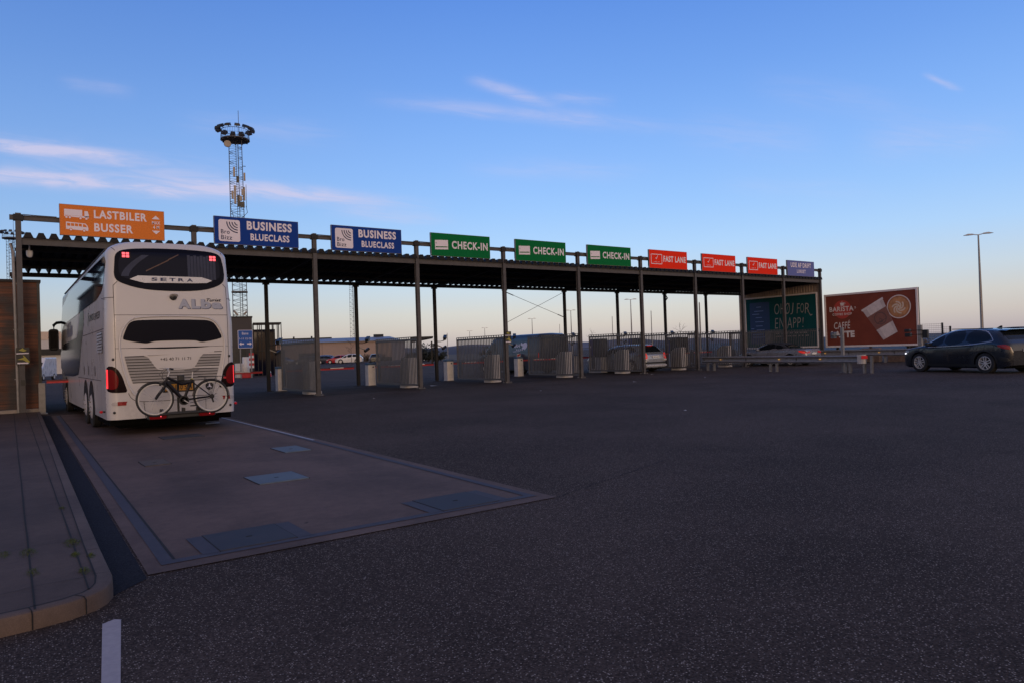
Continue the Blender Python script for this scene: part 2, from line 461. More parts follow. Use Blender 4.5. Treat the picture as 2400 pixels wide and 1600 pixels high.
# ------------------------------------------------------------------ mesh builder
class MB:
    def __init__(s):
        s.v, s.f = [], []

    def add(s, vs, fs):
        o = len(s.v)
        s.v += [tuple(p) for p in vs]
        s.f += [tuple(i + o for i in f) for f in fs]
        return s

    def box(s, x0, x1, y0, y1, z0, z1):
        return s.add([(x0, y0, z0), (x1, y0, z0), (x1, y1, z0), (x0, y1, z0), (x0, y0, z1), (x1, y0, z1), (x1, y1, z1), (x0, y1, z1)],
                     [(0, 3, 2, 1), (4, 5, 6, 7), (0, 1, 5, 4), (1, 2, 6, 5), (2, 3, 7, 6), (3, 0, 4, 7)])

    def quad(s, a, b, c, d):
        return s.add([a, b, c, d], [(0, 1, 2, 3)])

    def bar(s, p, q, wd, ht=None, upv=(0, 0, 1)):
        p, q = Vector(p), Vector(q)
        ht = wd if ht is None else ht
        d = (q - p).normalized()
        u = Vector(upv)
        if abs(d.dot(u)) > 0.98:
            u = Vector((0, 1, 0))
        a = d.cross(u).normalized() * (wd / 2)
        b = a.cross(d).normalized() * (ht / 2)
        vs = [p - a - b, p + a - b, p + a + b, p - a + b, q - a - b, q + a - b, q + a + b, q - a + b]
        return s.add(vs, [(0, 1, 2, 3), (7, 6, 5, 4), (0, 4, 5, 1), (1, 5, 6, 2), (2, 6, 7, 3), (3, 7, 4, 0)])

    def tube(s, pts, r, n=8, closed=False, r2=None):
        pts = [Vector(p) for p in pts]
        N = len(pts)
        rings = []
        ref = Vector((0, 0, 1))
        for i, p in enumerate(pts):
            a = pts[i - 1] if (i > 0 or closed) else p
            b = pts[(i + 1) % N] if (i < N - 1 or closed) else p
            d = (b - a).normalized()
            if abs(d.dot(ref)) > 0.95:
                ref = Vector((1, 0, 0)) if abs(d.x) < 0.9 else Vector((0, 1, 0))
            x = d.cross(ref).normalized()
            y = x.cross(d).normalized()
            rr = r if r2 is None else r + (r2 - r) * i / max(1, N - 1)
            rings.append([p + x * rr * cos(2 * pi * k / n) + y * rr * sin(2 * pi * k / n) for k in range(n)])
        vs = [p for ring in rings for p in ring]
        fs = []
        for i in range(N if closed else N - 1):
            j = (i + 1) % N
            for k in range(n):
                fs.append((i * n + k, i * n + (k + 1) % n, j * n + (k + 1) % n, j * n + k))
        if not closed:
            fs.append(tuple(range(n))[::-1])
            fs.append(tuple((N - 1) * n + k for k in range(n)))
        return s.add(vs, fs)

    def rod(s, p, q, r, n=8, r2=None):
        return s.tube([p, q], r, n, r2=r2)

    def grid(s, rows, wrap=False):
        n = len(rows[0])
        vs = [p for r in rows for p in r]
        fs = []
        for i in range(len(rows) - 1):
            for k in range(n if wrap else n - 1):
                fs.append((i * n + k, i * n + (k + 1) % n, (i + 1) * n + (k + 1) % n, (i + 1) * n + k))
        return s.add(vs, fs)

    def lathe(s, prof, org, ax=(0, 0, 1), n=24, caps=True):
        ax = Vector(ax).normalized()
        x = ax.cross(Vector((0.3, 0.5, 0.81))).normalized()
        y = ax.cross(x)
        org = Vector(org)
        rows = [[org + ax * h + (x * cos(2 * pi * k / n) + y * sin(2 * pi * k / n)) * r for k in range(n)] for r, h in prof]
        s.grid(rows, wrap=True)
        if caps and prof[0][0] > 1e-4:
            s.add(rows[0], [tuple(range(n))])
        if caps and prof[-1][0] > 1e-4:
            s.add(rows[-1], [tuple(range(n))])
        return s

    def prism(s, pts, ext):
        n = len(pts)
        e = Vector(ext)
        a = [Vector(p) for p in pts]
        b = [p + e for p in a]
        fs = [tuple(range(n))[::-1], tuple(n + k for k in range(n))]
        for k in range(n):
            fs.append((k, (k + 1) % n, n + (k + 1) % n, n + k))
        return s.add(a + b, fs)

    def poly(s, pts):
        return s.add(pts, [tuple(range(len(pts)))])

    def each(s, name, m, parent=None, **kw):
        """every loose piece becomes an object of its own"""
        par_ = list(range(len(s.v)))

        def fd(i):
            while par_[i] != i:
                par_[i] = par_[par_[i]]
                i = par_[i]
            return i
        for f in s.f:
            for i in f[1:]:
                par_[fd(i)] = fd(f[0])
        grp = {}
        for f in s.f:
            grp.setdefault(fd(f[0]), []).append(f)
        out = []
        for fs in grp.values():
            ids = sorted({i for f in fs for i in f})
            mp = {i: k for k, i in enumerate(ids)}
            q = MB()
            q.v = [s.v[i] for i in ids]
            q.f = [tuple(mp[i] for i in f) for f in fs]
            out.append(q.build(name, m, parent, **kw))
        return out

    def build(s, name, m, parent=None, smooth=False, bevel=0.0, loc=None, angle=35, normals=True):
        me = bpy.data.meshes.new(name)
        me.from_pydata(s.v, [], s.f)
        if normals:
            bm = bmesh.new()
            bm.from_mesh(me)
            bmesh.ops.recalc_face_normals(bm, faces=bm.faces)
            bm.to_mesh(me)
            bm.free()
        me.materials.append(m)
        if smooth:
            me.polygons.foreach_set('use_smooth', [True] * len(me.polygons))
            try:
                me.set_sharp_from_angle(angle=radians(angle))
            except Exception:
                pass
        o = bpy.data.objects.new(name, me)
        col.objects.link(o)
        if parent:
            o.parent = parent
        if loc:
            o.location = loc
        if bevel:
            bv = o.modifiers.new('bevel', 'BEVEL')
            bv.width = bevel
            bv.segments = 2
            bv.limit_method = 'ANGLE'
        return o


def tag(o, label=None, cat=None, group=None, kind=None):
    if label:
        o['label'] = label
    if cat:
        o['category'] = cat
    if group:
        o['group'] = group
    if kind:
        o['kind'] = kind
    return o


def thing(name, label, cat, loc=(0, 0, 0), rz=0.0, group=None, scale=1.0):
    o = bpy.data.objects.new(name, None)
    col.objects.link(o)
    o.location = loc
    o.rotation_euler = (0, 0, rz)
    o.scale = (scale, scale, scale)
    o.empty_display_size = 0.2
    return tag(o, label, cat, group)


def dup(root, loc=None, rz=None, label=None, scale=None):
    def cp(o, par):
        c = o.copy()
        col.objects.link(c)
        c.parent = par
        for ch in list(o.children):
            cp(ch, c)
        return c
    r = cp(root, None)
    if loc is not None:
        r.location = loc
    if rz is not None:
        r.rotation_euler = (0, 0, rz)
    if label:
        r['label'] = label
    if scale:
        r.scale = (scale, scale, scale)
    return r


_tc = {}


def text2d(body, bold=0.0, shear=0.0, space=1.0):
    """outline letters of the built-in face, normalised to a unit box"""
    key = (body, bold, shear, space)
    if key not in _tc:
        cu_ = bpy.data.curves.new('lettering', 'FONT')
        cu_.body = body
        cu_.offset = bold
        cu_.shear = shear
        cu_.space_character = space
        cu_.resolution_u = 3
        ob = bpy.data.objects.new('lettering', cu_)
        col.objects.link(ob)
        dg = bpy.context.evaluated_depsgraph_get()
        me = bpy.data.meshes.new_from_object(ob.evaluated_get(dg))
        vs = np.array([v.co[:2] for v in me.vertices])
        fs = [tuple(p.vertices) for p in me.polygons]
        lo, hi = vs.min(0), vs.max(0)
        vs = (vs - lo) / (hi - lo)
        _tc[key] = (vs, fs)
        bpy.data.objects.remove(ob)
        bpy.data.meshes.remove(me)
        bpy.data.curves.remove(cu_)
    return _tc[key]


def add_text(mb, body, fn, x0, x1, z0, z1, bold=0.02, shear=0.0, space=1.0):
    """fn maps (u, v) in surface units to a 3-D point"""
    vs, fs = text2d(body, bold, shear, space)
    mb.add([fn(x0 + (x1 - x0) * a, z0 + (z1 - z0) * b) for a, b in vs], fs)
    return mb


def rrect(x0, x1, z0, z1, r, n=5):
    pts = []
    for cx, cz, a0 in ((x1 - r, z1 - r, 0), (x0 + r, z1 - r, 90), (x0 + r, z0 + r, 180), (x1 - r, z0 + r, 270)):
        for k in range(n + 1):
            a = radians(a0 + 90 * k / n)
            pts.append((cx + r * cos(a), cz + r * sin(a)))
    return pts


def disc(cx, cz, r, n=18):
    return [(cx + r * cos(2 * pi * k / n), cz + r * sin(2 * pi * k / n)) for k in range(n)]


def interp(pts, x):
    xs = [p[0] for p in pts]
    return float(np.interp(x, xs, [p[1] for p in pts]))


def pchip(pts):
    x = np.array([p[0] for p in pts], float)
    y = np.array([p[1] for p in pts], float)
    h = np.diff(x)
    d = np.diff(y) / h
    m = np.zeros(len(x))
    for i in range(1, len(x) - 1):
        if d[i - 1] * d[i] > 0:
            w1, w2 = 2 * h[i] + h[i - 1], h[i] + 2 * h[i - 1]
            m[i] = (w1 + w2) / (w1 / d[i - 1] + w2 / d[i])
    m[0], m[-1] = d[0], d[-1]

    def f(t):
        t = min(max(t, x[0]), x[-1])
        i = min(max(int(np.searchsorted(x, t)) - 1, 0), len(h) - 1)
        s = (t - x[i]) / h[i]
        return float((2 * s**3 - 3 * s**2 + 1) * y[i] + (s**3 - 2 * s**2 + s) * h[i] * m[i] + (-2 * s**3 + 3 * s**2) * y[i + 1] + (s**3 - s**2) * h[i] * m[i + 1])
    return f

# ------------------------------------------------------------------ the setting: ground, pavement, weighbridge pad, markings
def sheet(name, pts, z, m, kind='structure', label=None, cat=None):
    o = MB().poly([(x, y, z) for x, y in pts]).build(name, m, normals=False)
    return tag(o, label, cat, kind=kind)


gb = MB()
gxs = [-900, -300, -100, -40, -10, 20, 60, 140, 400, 1500, 4000]
gys = [-600, -200, -60, -25, 0, 40, 120, 300, 900, 4000]
gb.grid([[(x, y, 0.0) for x in gxs] for y in gys])
tag(gb.build('ground', ASPHALT), kind='structure')

# dark filled strip between kerb and weighbridge
sheet('road_strip', [(-0.845, -21.2), (-0.60, -20.93), (-0.18, -1.0), (-0.42, -1.0)], 0.004, ASPHALT_DARK)

# raised pavement with rounded kerb nose
KB = [(-0.40, -0.25), (-0.46, -3.3), (-0.61, -11.0), (-0.716, -16.0), (-0.797, -20.0), (-0.812, -21.0), (-0.835, -21.2), (-0.88, -21.32),
      (-0.95, -21.41), (-1.09, -21.49), (-1.27, -21.53), (-1.6, -21.56), (-8.0, -21.9)]
inner = []
for i, (x, y) in enumerate(KB):
    a = Vector(KB[max(i - 1, 0)])
    b = Vector(KB[min(i + 1, len(KB) - 1)])
    t = (b - a).normalized()
    nrm = Vector((t.y, -t.x))
    inner.append((x + nrm.x * 0.10, y + nrm.y * 0.10))
kt, kz = 0.105, 0.105
kb = MB()
prof = [(0.0, 0.0), (0.004, 0.085), (0.012, 0.099), (0.026, kz), (0.097, kz), (0.10, kz - 0.03)]
rows = []
for (ox, oy), (ix, iy) in zip(KB, inner):
    dx, dy = (ix - ox) / 0.10, (iy - oy) / 0.10
    rows.append([(ox + dx * q, oy + dy * q, z) for q, z in prof])
kb.grid(rows)
tag(kb.build('kerb', KERB, smooth=True), kind='structure')
kj = MB()
for i_, q_ in ((11, .02), (9, .4), (5, .2), (4, .5), (3, .5), (2, .5)):
    (ax_, ay_), (bx_, by_) = KB[i_ - 1], KB[i_]
    (cx_, cy_), (ex_, ey_) = inner[i_ - 1], inner[i_]
    po_ = Vector((ax_ + (bx_ - ax_) * q_, ay_ + (by_ - ay_) * q_))
    pi_ = Vector((cx_ + (ex_ - cx_) * q_, cy_ + (ey_ - cy_) * q_))
    t_ = Vector((bx_ - ax_, by_ - ay_)).normalized() * .0035
    d_o = (po_ - pi_).normalized() * .003
    rows = []
    for s_ in (-1, 1):
        rows.append([(po_.x + d_o.x + s_ * t_.x, po_.y + d_o.y + s_ * t_.y, .002), (po_.x + d_o.x + s_ * t_.x, po_.y + d_o.y + s_ * t_.y, .088), (po_.x - d_o.x * 6 + s_ * t_.x, po_.y - d_o.y * 6 + s_ * t_.y, kz + .003), (pi_.x + s_ * t_.x, pi_.y + s_ * t_.y, kz + .003)])
    kj.grid(rows)
tag(kj.build('kerb_joints', GAP, normals=False), kind='structure')
pv = MB()
pv.poly([(x, y, kt - 0.002) for x, y in inner] + [(-8.0, -0.25, kt - 0.002)])
tag(pv.build('pavement', PAVING), kind='structure')
jb = MB()


def joint(pts, wd, z=kt + 0.002):
    pts = [Vector((x, y, 0)) for x, y in pts]
    ra, rb = [], []
    for i, p in enumerate(pts):
        t = (pts[min(i + 1, len(pts) - 1)] - pts[max(i - 1, 0)]).normalized()
        n = Vector((t.y, -t.x, 0)) * (wd / 2 * random.uniform(0.8, 1.25))
        ra.append((p.x + n.x, p.y + n.y, z))
        rb.append((p.x - n.x, p.y - n.y, z))
    jb.grid([ra, rb])


def jline(a, b, wd, n=40):
    joint([(a[0] + (b[0] - a[0]) * k / n + random.uniform(-.003, .003), a[1] + (b[1] - a[1]) * k / n) for k in range(n + 1)], wd)


jline((-1.066, -0.3), (-1.262, -21.5), 0.013)
jline((-0.760, -0.3), (-0.975, -21.3), 0.011)
jline((-1.40, -0.3), (-1.56, -21.5), 0.010)
jline((-1.74, -0.3), (-1.86, -21.5), 0.010)
joint(inner, 0.010)
y = -1.4
while y > -21.2:
    for xa, xb in ((-1.60, -1.25), (-1.24, -0.96), (-0.94, -0.72)):
        k = -y / 21.0
        jline((xa + 0.0 + 0.18 * (1 - k), y + random.uniform(-.1, .1)), (xb + 0.17 * (1 - k), y + random.uniform(-.1, .1) * 0 + 0.02), 0.004, 6)
    y -= random.choice((0.62, 0.95, 1.2))
tag(jb.build('pavement_joints', GAP), kind='structure')

# moss and weeds in the joints
WEED = mat('weed_green', (0.055, 0.075, 0.012), 0.8, var=0.4, scale=30)
for i, (x, y, rr, n) in enumerate([(-0.964, -19.85, 0.13, 150), (-0.975, -20.29, 0.06, 80), (-0.885, -20.40, 0.06, 70), (-0.963, -20.81, 0.08, 90), (-1.251, -19.96, 0.13, 110), (-1.403, -19.90, 0.10, 70), (-0.93, -18.2, 0.07, 50), (-1.245, -20.6, .10, 60)]):
    mb = MB()
    for k in range(n * 2):
        a, q = random.uniform(0, 2 * pi), rr * sqrt(random.random())
        bx, by = x + q * cos(a) * 0.45, y + q * sin(a) * 1.3
        hgt = random.uniform(0.006, 0.040) * (1.1 - q / rr)
        d = random.uniform(0, 2 * pi)
        mb.add([(bx, by, kt), (bx + 0.004 * cos(d), by + 0.004 * sin(d), kt), (bx + 0.016 * cos(d + 1), by + 0.016 * sin(d + 1), kt + hgt)], [(0, 1, 2)])
    o = mb.build('weeds', WEED, normals=False)
    tag(o, 'patches of green moss in the pavement joints near the rounded kerb', 'weeds', 'moss patches in the pavement joints', 'stuff')

# weighbridge: concrete deck, steel edge frame, black joints
wb = thing('weighbridge', 'long concrete weighbridge deck set in the asphalt behind the coach, edged with worn steel', 'weighbridge')
NL, NR, FR, FL = (-0.580, -20.85), (3.125, -20.85), (3.47, -1.2), (-0.165, -1.2)


def pq(u, v):
    """u across 0..1, v along 0..1 on the weighbridge"""
    a = (NL[0] + (NR[0] - NL[0]) * u, NL[1] + (NR[1] - NL[1]) * u)
    b = (FL[0] + (FR[0] - FL[0]) * u, FL[1] + (FR[1] - FL[1]) * u)
    return (a[0] + (b[0] - a[0]) * v, a[1] + (b[1] - a[1]) * v)


def strip(mb, u0, u1, v0, v1, z, n=16):
    mb.grid([[(*pq(u0, v0 + (v1 - v0) * k / n), z), (*pq(u1, v0 + (v1 - v0) * k / n), z)] for k in range(n + 1)])


dk = MB()
strip(dk, 0, 1, 0, 1, 0.008)
dk.build('deck', CONCRETE, wb)
fr = MB()
strip(fr, 0.030, 0.055, 0.009, 0.99, 0.012)
strip(fr, 0.945, 0.968, 0.009, 0.99, 0.012)
strip(fr, 0.055, 0.945, 0.009, 0.0145, 0.012)
fr.build('steel_frame', STEEL_BLUE, wb)
gp = MB()
strip(gp, 0.0555, 0.0605, 0.0145, 0.99, 0.013)
strip(gp, 0.9415, 0.9435, 0.0145, 0.99, 0.013)
gp.build('edge_gap', GAP, wb)
COV = [  # centre, size along x, along y, material, label
    ((2.27, -20.30), 0.62, 0.62, PLATE_BLUE, 'square blue-grey steel cover plate in the near right corner of the weighbridge'),
    ((0.27, -20.28), 0.60, 0.62, PLATE_BLUE, 'square dark blue cover plate in the near left corner of the weighbridge'),
    ((1.37, -17.50), 0.60, 0.66, PLATE_PALE, 'pale blue-grey rectangular cover plate in the middle of the weighbridge'),
    ((2.42, -14.90), 0.42, 0.75, PLATE_PALE, 'small pale blue-grey cover plate behind the coach near the right edge of the weighbridge'),
    ((0.44, -14.75), 0.34, 0.62, PLATE_BROWN, 'rusty brown cover plate near the left side of the weighbridge'),
    ((1.50, -11.15), 0.72, 0.62, PLATE_DARK, 'dark rectangular cover plate in the shade just behind the coach bike rack')]
for (cx, cy), sx, sy, m, lb in COV:
    t = thing('cover_plate', lb, 'cover plate', (cx, cy, 0.0))
    if m is PLATE_BLUE:
        MB().poly([(-sx * .72, -sy / 2, .0135), (sx * .72, -sy / 2, .0135), (sx * .72, sy / 2, .0135), (-sx * .72, sy / 2, .0135)]).build('surround', STEEL_BLUE, t, normals=False)
    MB().box(-sx / 2, sx / 2, -sy / 2, sy / 2, 0.002, 0.018).build('plate', m, t, bevel=0.002)
    e = MB()
    for x in (-sx / 2 - .006, sx / 2 - .001):
        e.box(x, x + .007, -sy / 2 - .006, sy / 2 + .006, 0.002, 0.0165)
    e.each('joint', GAP, t)
    if m is not PLATE_DARK:
        MB().box(-.025, .025, -.012, .012, .018, .020).build('lifting_eye', GAP, t)

# markings
ml = MB()
ml.poly([(-0.949, -21.705, .004), (-0.883, -21.663, .004), (-0.852, -21.695, .004), (-0.965, -22.6, .004), (-1.045, -22.6, .004)])
ml.poly([(-1.045, -22.6, .004), (-0.965, -22.6, .004), (-1.17, -24.4, .004), (-1.25, -24.4, .004)])
tag(ml.build('road_marking', MARK, normals=False), kind='structure')
ll = MB()
ll.grid([[(3.11 + .0128 * (yy + 14) + a, yy, .0145) for a in (0.0, 0.05)] for yy in (-14.0, -12, -10, -8, -6, -4, -2, 0)])
tag(ll.build('lane_line', LINE_DULL, normals=False), kind='structure')
# faint lines on the far lot
fl = MB()
for k in range(9):
    a = Vector((42 + k * 3.0, 60 + k * 2.0))
    fl.grid([[(a.x, a.y, .005), (a.x + .12, a.y, .005)], [(a.x + 1.5, a.y + 5, .005), (a.x + 1.62, a.y + 5, .005)]])
tag(fl.build('parking_lines', MARK, normals=False), kind='structure')

# old paving seams in the asphalt
sb = MB()
for (x0, y0), (x1, y1), wd_ in (((3.16, -20.84), (5.6, -20.05), .012),):
    n = 60
    ra, rb = [], []
    dx_, dy_ = x1 - x0, y1 - y0
    L_ = sqrt(dx_ * dx_ + dy_ * dy_)
    for k in range(n + 1):
        j_ = random.uniform(-.012, .012)
        h_ = wd_ * random.uniform(.4, 1.3) / 2
        px_, py_ = x0 + dx_ * k / n - dy_ / L_ * j_, y0 + dy_ * k / n + dx_ / L_ * j_
        ra.append((px_ - dy_ / L_ * h_, py_ + dx_ / L_ * h_, .004))
        rb.append((px_ + dy_ / L_ * h_, py_ - dx_ / L_ * h_, .004))
    sb.grid([ra, rb])
tag(sb.build('paving_seams', ASPHALT_DARK, normals=False), kind='structure')

# paper scraps
PAPER = mat('paper_scrap', (0.62, 0.60, 0.60), 0.7, var=0.1)
LIT = [((10.995, -15.756), .15, 'white paper scrap alone on the open asphalt, nearest of the litter on the right'), ((19.75, -5.60), .20, 'white paper scrap on the asphalt beyond the open ground, in front of the fifth gate'),
       ((14.17, -6.49), .12, 'tiny white scrap on the asphalt between the coach and the gates'), ((14.34, 1.53), .30, 'white paper scrap under the roof between the second and third open gates'),
       ((8.88, -4.09), .10, 'tiny white scrap on the dark ground right of the coach'), ((2.62, -8.75), .26, 'white sheet of paper on the ground under the rear of the coach'),
       ((25.56, -1.14), .24, 'white paper scrap in front of the silver estate car'), ((23.67, -5.98), .18, 'white paper scrap on the asphalt in front of the guardrail')]
for (x, y), s, lb in LIT:
    a = random.uniform(0, pi)
    pts = [(x + s * .75 * q * cos(a) - s * .35 * r * sin(a), y + s * .75 * q * sin(a) + s * .35 * r * cos(a)) for q, r in ((-.5, -.4), (.45, -.5), (.6, .45), (-.4, .55))]
    if s > .25:
        pts = [(x - .17, y - .12), (x + .14, y - .16), (x + .19, y + .12), (x - .1, y + .16)]
    o = MB().add([(px, py, .02 + .012 * (k % 2)) for k, (px, py) in enumerate(pts)], [(0, 1, 2, 3)]).build('paper_scrap', PAPER, normals=False)
    tag(o, lb, 'litter', 'paper scraps on the asphalt')

# ------------------------------------------------------------------ canopy over the lanes
PX = [-0.828, 4.19, 8.479, 12.872, 17.311, 21.772, 26.133, 30.441, 34.701, 38.876, 43.026]
BX = [-0.828, 4.19, 8.484, 12.812, 17.19, 21.70, 26.045, 30.396, 34.764, 38.976, 43.026]
DEP = 6.19
cp = thing('canopy', 'long flat corrugated steel canopy on grey posts spanning all the check-in lanes', 'canopy')
for i, x in enumerate(PX):
    s = 0.075
    p = MB()
    # H-section column: two flanges and a web
    p.box(x - s, x + s, -s, -s + .016, 0.03, 6.18).box(x - s, x + s, s - .016, s, 0.03, 6.18).box(x - .012, x + .012, -s + .016, s - .016, 0.03, 6.18)
    p.box(x - .16, x + .16, -.16, .16, 0, .03)
    po = p.build('post', STEEL, cp)
    b = MB()
    for sx in (-.12, .12):
        for sy in (-.12, .12):
            b.rod((x + sx, sy, .03), (x + sx, sy, .07), .014, 6)
    b.each('bolt', GALV, po)
    c = MB().box(x - .13, x + .13, -.10, .10, 5.95, 6.14).build('rail_clamp', STEEL_D, cp, bevel=.01)
for i, x in enumerate(BX):
    if i == 10:
        continue
    s = 0.07
    p = MB()
    p.box(x - s, x + s, DEP - s, DEP - s + .014, 0.03, 4.87).box(x - s, x + s, DEP + s - .014, DEP + s, 0.03, 4.87).box(x - .012, x + .012, DEP - s + .014, DEP + s - .014, 0.03, 4.87)
    p.box(x - .15, x + .15, DEP - .15, DEP + .15, 0, .03)
    p.box(x - .14, x + .14, DEP - .08, DEP + .08, 4.80, 4.868)
    p.build('post', STEEL_D, cp)
fb = MB()
for a, b in zip(PX[:-1], PX[1:]):
    fb.box(a + .078, b - .078, -.05, .05, 5.215, 5.235).box(a + .078, b - .078, -.05, .05, 5.40, 5.42).box(a + .078, b - .078, -.012, .012, 5.235, 5.40)
fb.build('front_beam', STEEL, cp)
MB().box(-1.0, 43.1, DEP - .06, DEP + .06, 4.872, 5.03).build('back_beam', STEEL_D, cp)
rf = MB()
for a in PX:
    rf.bar((a, .08, 5.33), (a, DEP - .07, 4.955), .09, .15)
rf.each('rafter', STEEL_D, cp)
pu = MB()
for q in (1.55, 3.1, 4.65):
    zz = 5.425 + (5.035 - 5.425) * q / DEP - .045
    pu.box(-.9, 43.0, q - .03, q + .03, zz - .06, zz + .04)
pu.each('purlin', STEEL_D, cp)
cs = MB()
prof = []
x = -0.75
P = 0.333
while x < 43.05:
    for dx, h in ((0, 0), (.03, 0), (.10, .165), (.23, .165), (.305, 0)):
        prof.append((x + dx, h))
    x += P
rows = []
for q, z in ((-.10, 5.43), (DEP + .14, 5.030)):
    rows.append([(a, q, z + h) for a, h in prof])
cs.grid(rows)
# closed rib ends at the eave
for k in range(0, len(prof) - 4, 5):
    seg = prof[k + 1:k + 5]
    cs.poly([(a, -.098, 5.43 + h) for a, h in seg])
cs.build('corrugated_roof', SHEET, cp)
sr = MB()
for k, (a, b) in enumerate(zip(PX[:-1], PX[1:])):
    zz = 6.045
    sr.box(a + .09, b - .09, -.05, .05, zz - .075, zz - .06).box(a + .09, b - .09, -.05, .05, zz + .06, zz + .075).box(a + .09, b - .09, -.012, .012, zz - .06, zz + .06)
    sr.tube([(a + .13, -.02, zz + .10), (a + .5, -.03, zz + .06 + .03), (a + 1.0, -.02, zz + .09)], .014, 5)
sr.box(PX[0] - .22, PX[0] - .09, -.05, .05, 5.97, 6.12)
sr.build('sign_rail', STEEL, cp)
br = MB()
br.rod((21.78, DEP, 4.72), (26.0, DEP, 3.30), .012, 6).rod((26.0, DEP - .03, 4.80), (21.78, DEP - .03, 3.02), .012, 6)
br.rod((21.78, DEP, 4.72), (22.3, DEP, 4.545), .026, 6).rod((25.5, DEP, 3.468), (26.0, DEP, 3.30), .026, 6)
br.build('brace', GALV, cp)
dp = MB().tube([(-1.03, .10, 5.25), (-.985, .02, 5.0), (-.975, 0, 4.8), (-.935, 0, .06)], .045, 10)
for zz in (1.1, 2.6, 4.0):
    dp.box(-1.02, -.88, -.02, .05, zz, zz + .03)
dp.build('downpipe', GALV, cp, smooth=True)
MB().tube([(34.62, DEP, 4.95), (34.62, DEP - .25, 4.70), (34.70, DEP - .3, 4.55), (34.70, DEP - .12, 4.40)], .05, 8).build('downpipe', STEEL_D, cp, smooth=True)
# ribbed end wall beneath the roof at the far end
ew = MB()
rows_ = []
yy = .12
pts = []
while yy < DEP + .2:
    pts += [(yy, 0), (yy + .07, 0), (yy + .09, .03), (yy + .16, .03), (yy + .18, 0)]
    yy += .2
ew.grid([[(43.12 - d, q, .9) for q, d in pts], [(43.12 - d, q, 5.38 - .06 * q) for q, d in pts]])
ew.build('end_wall', mat('end_cladding', (0.36, 0.27, 0.21), 0.6, var=0.15), cp)
# concrete threshold line below the front posts
sheet('road_joint', [(-.8, -.42), (43, -.42), (43, -.38), (-.8, -.38)], .005, PLATE_DARK)
sheet('road_apron', [(-.8, -.30), (43, -.30), (43, 6.5), (-.8, 6.5)], .003, ground_mat('asphalt_apron', (0.050, 0.037, 0.032), (0.2, 0.17, 0.15), 0.12, 0.012, rough=0.9, spec=0.08))

dc = thing('dome_camera', 'small white dome camera under the canopy edge by the first post', 'camera', (-.541, .6, 5.0))
MB().rod((0, 0, .12), (0, 0, .30), .025, 8).build('stem', WHITE, dc)
MB().lathe([(.001, -.10), (.06, -.08), (.085, -.02), (.09, .04), (.09, .12), (.001, .125)], (0, 0, 0)).build('housing', WHITE, dc, smooth=True)

# ------------------------------------------------------------------ overhead lane signs
SW, SH = 3.0, 0.985


def tri(x, z, s, upw):
    return [(x - s, z), (x + s, z), (x, z + s * .95 * (1 if upw else -1))]


def overhead(px, name_m, label, fill):
    t = thing('overhead_sign', label, 'lane sign', (px, -.17, 5.56), group='overhead lane signs on the canopy rail')
    MB().box(0, SW, .006, .10, 0, SH).build('case', SIGNCASE, t)
    MB().box(.012, SW - .012, 0, .006, .012, SH - .012).build('face', name_m, t)
    bk = MB()
    for x in (.35, SW - .35):
        bk.box(x, x + .06, .10, .13, .05, SH - .05)
    bk.box(.0, .05, .05, .11, .1, .45)
    bk.each('bracket', STEEL_D, t)

    def L(name, m, z=-.003):
        return lambda mb: mb.build(name, m, t, normals=False)

    def fn(u, v):
        return (u, -.003, v)

    def fn2(u, v):
        return (u, -.006, v)
    fill(t, fn, fn2)
    return t


def fpoly(mb, fn, pts):
    return mb.poly([fn(a, b) for a, b in pts])


def word(t, body, fn, x0, x1, z0, z1, bold=.02, space=1.08, m=None):
    add_text(MB(), body, fn, x0, x1, z0, z1, bold, 0.0, space).build('lettering', m or SIGNWHITE, t, normals=False)


def f_truck(t, fn, fn2):
    word(t, 'LASTBILER', fn, .94, 2.47, .595, .865, .032, 1.14)
    word(t, 'BUSSER', fn, .94, 2.05, .17, .445, .032, 1.14)
    word(t, 'MAX', fn, 2.62, 2.87, .525, .635, .02)
    word(t, '4 M', fn, 2.65, 2.84, .375, .485, .02)
    for z_, u_ in ((.70, True), (.315, False)):
        fpoly(MB(), fn, tri(2.74, z_, .125, u_)).build('arrow', SIGNWHITE, t, normals=False)
    ic = MB()
    fpoly(ic, fn, [(.13, .64), (.62, .64), (.62, .83), (.13, .83)])
    fpoly(ic, fn, [(.13, .595), (.80, .575), (.80, .635), (.13, .635)])
    fpoly(ic, fn, [(.68, .61), (.80, .61), (.80, .68), (.77, .80), (.68, .80)])
    fpoly(ic, fn, [(.17, .20), (.77, .17), (.78, .25), (.75, .34), (.70, .40), (.17, .43)])
    ic.build('vehicle_symbols', SIGNWHITE, t, normals=False)
    wh = MB()
    for x, z in ((.19, .575), (.28, .572), (.57, .563), (.73, .557), (.30, .19), (.66, .175)):
        fpoly(wh, fn2, disc(x, z, .048, 14))
    for k in range(4):
        fpoly(wh, fn2, [(.20 + k * .105, .305), (.285 + k * .105, .30), (.285 + k * .105, .385), (.20 + k * .105, .39)])
    fpoly(wh, fn2, [(.63, .295), (.74, .285), (.715, .345), (.68, .375), (.63, .38)])
    wh.build('symbol_cutouts', ORANGE, t, normals=False)
    w2 = MB()
    for x, z in ((.19, .575), (.28, .572), (.57, .563), (.73, .557), (.30, .19), (.66, .175)):
        fpoly(w2, lambda u, v: (u, -.008, v), disc(x, z, .032, 12))
    w2.build('symbol_wheels', SIGNWHITE, t, normals=False)


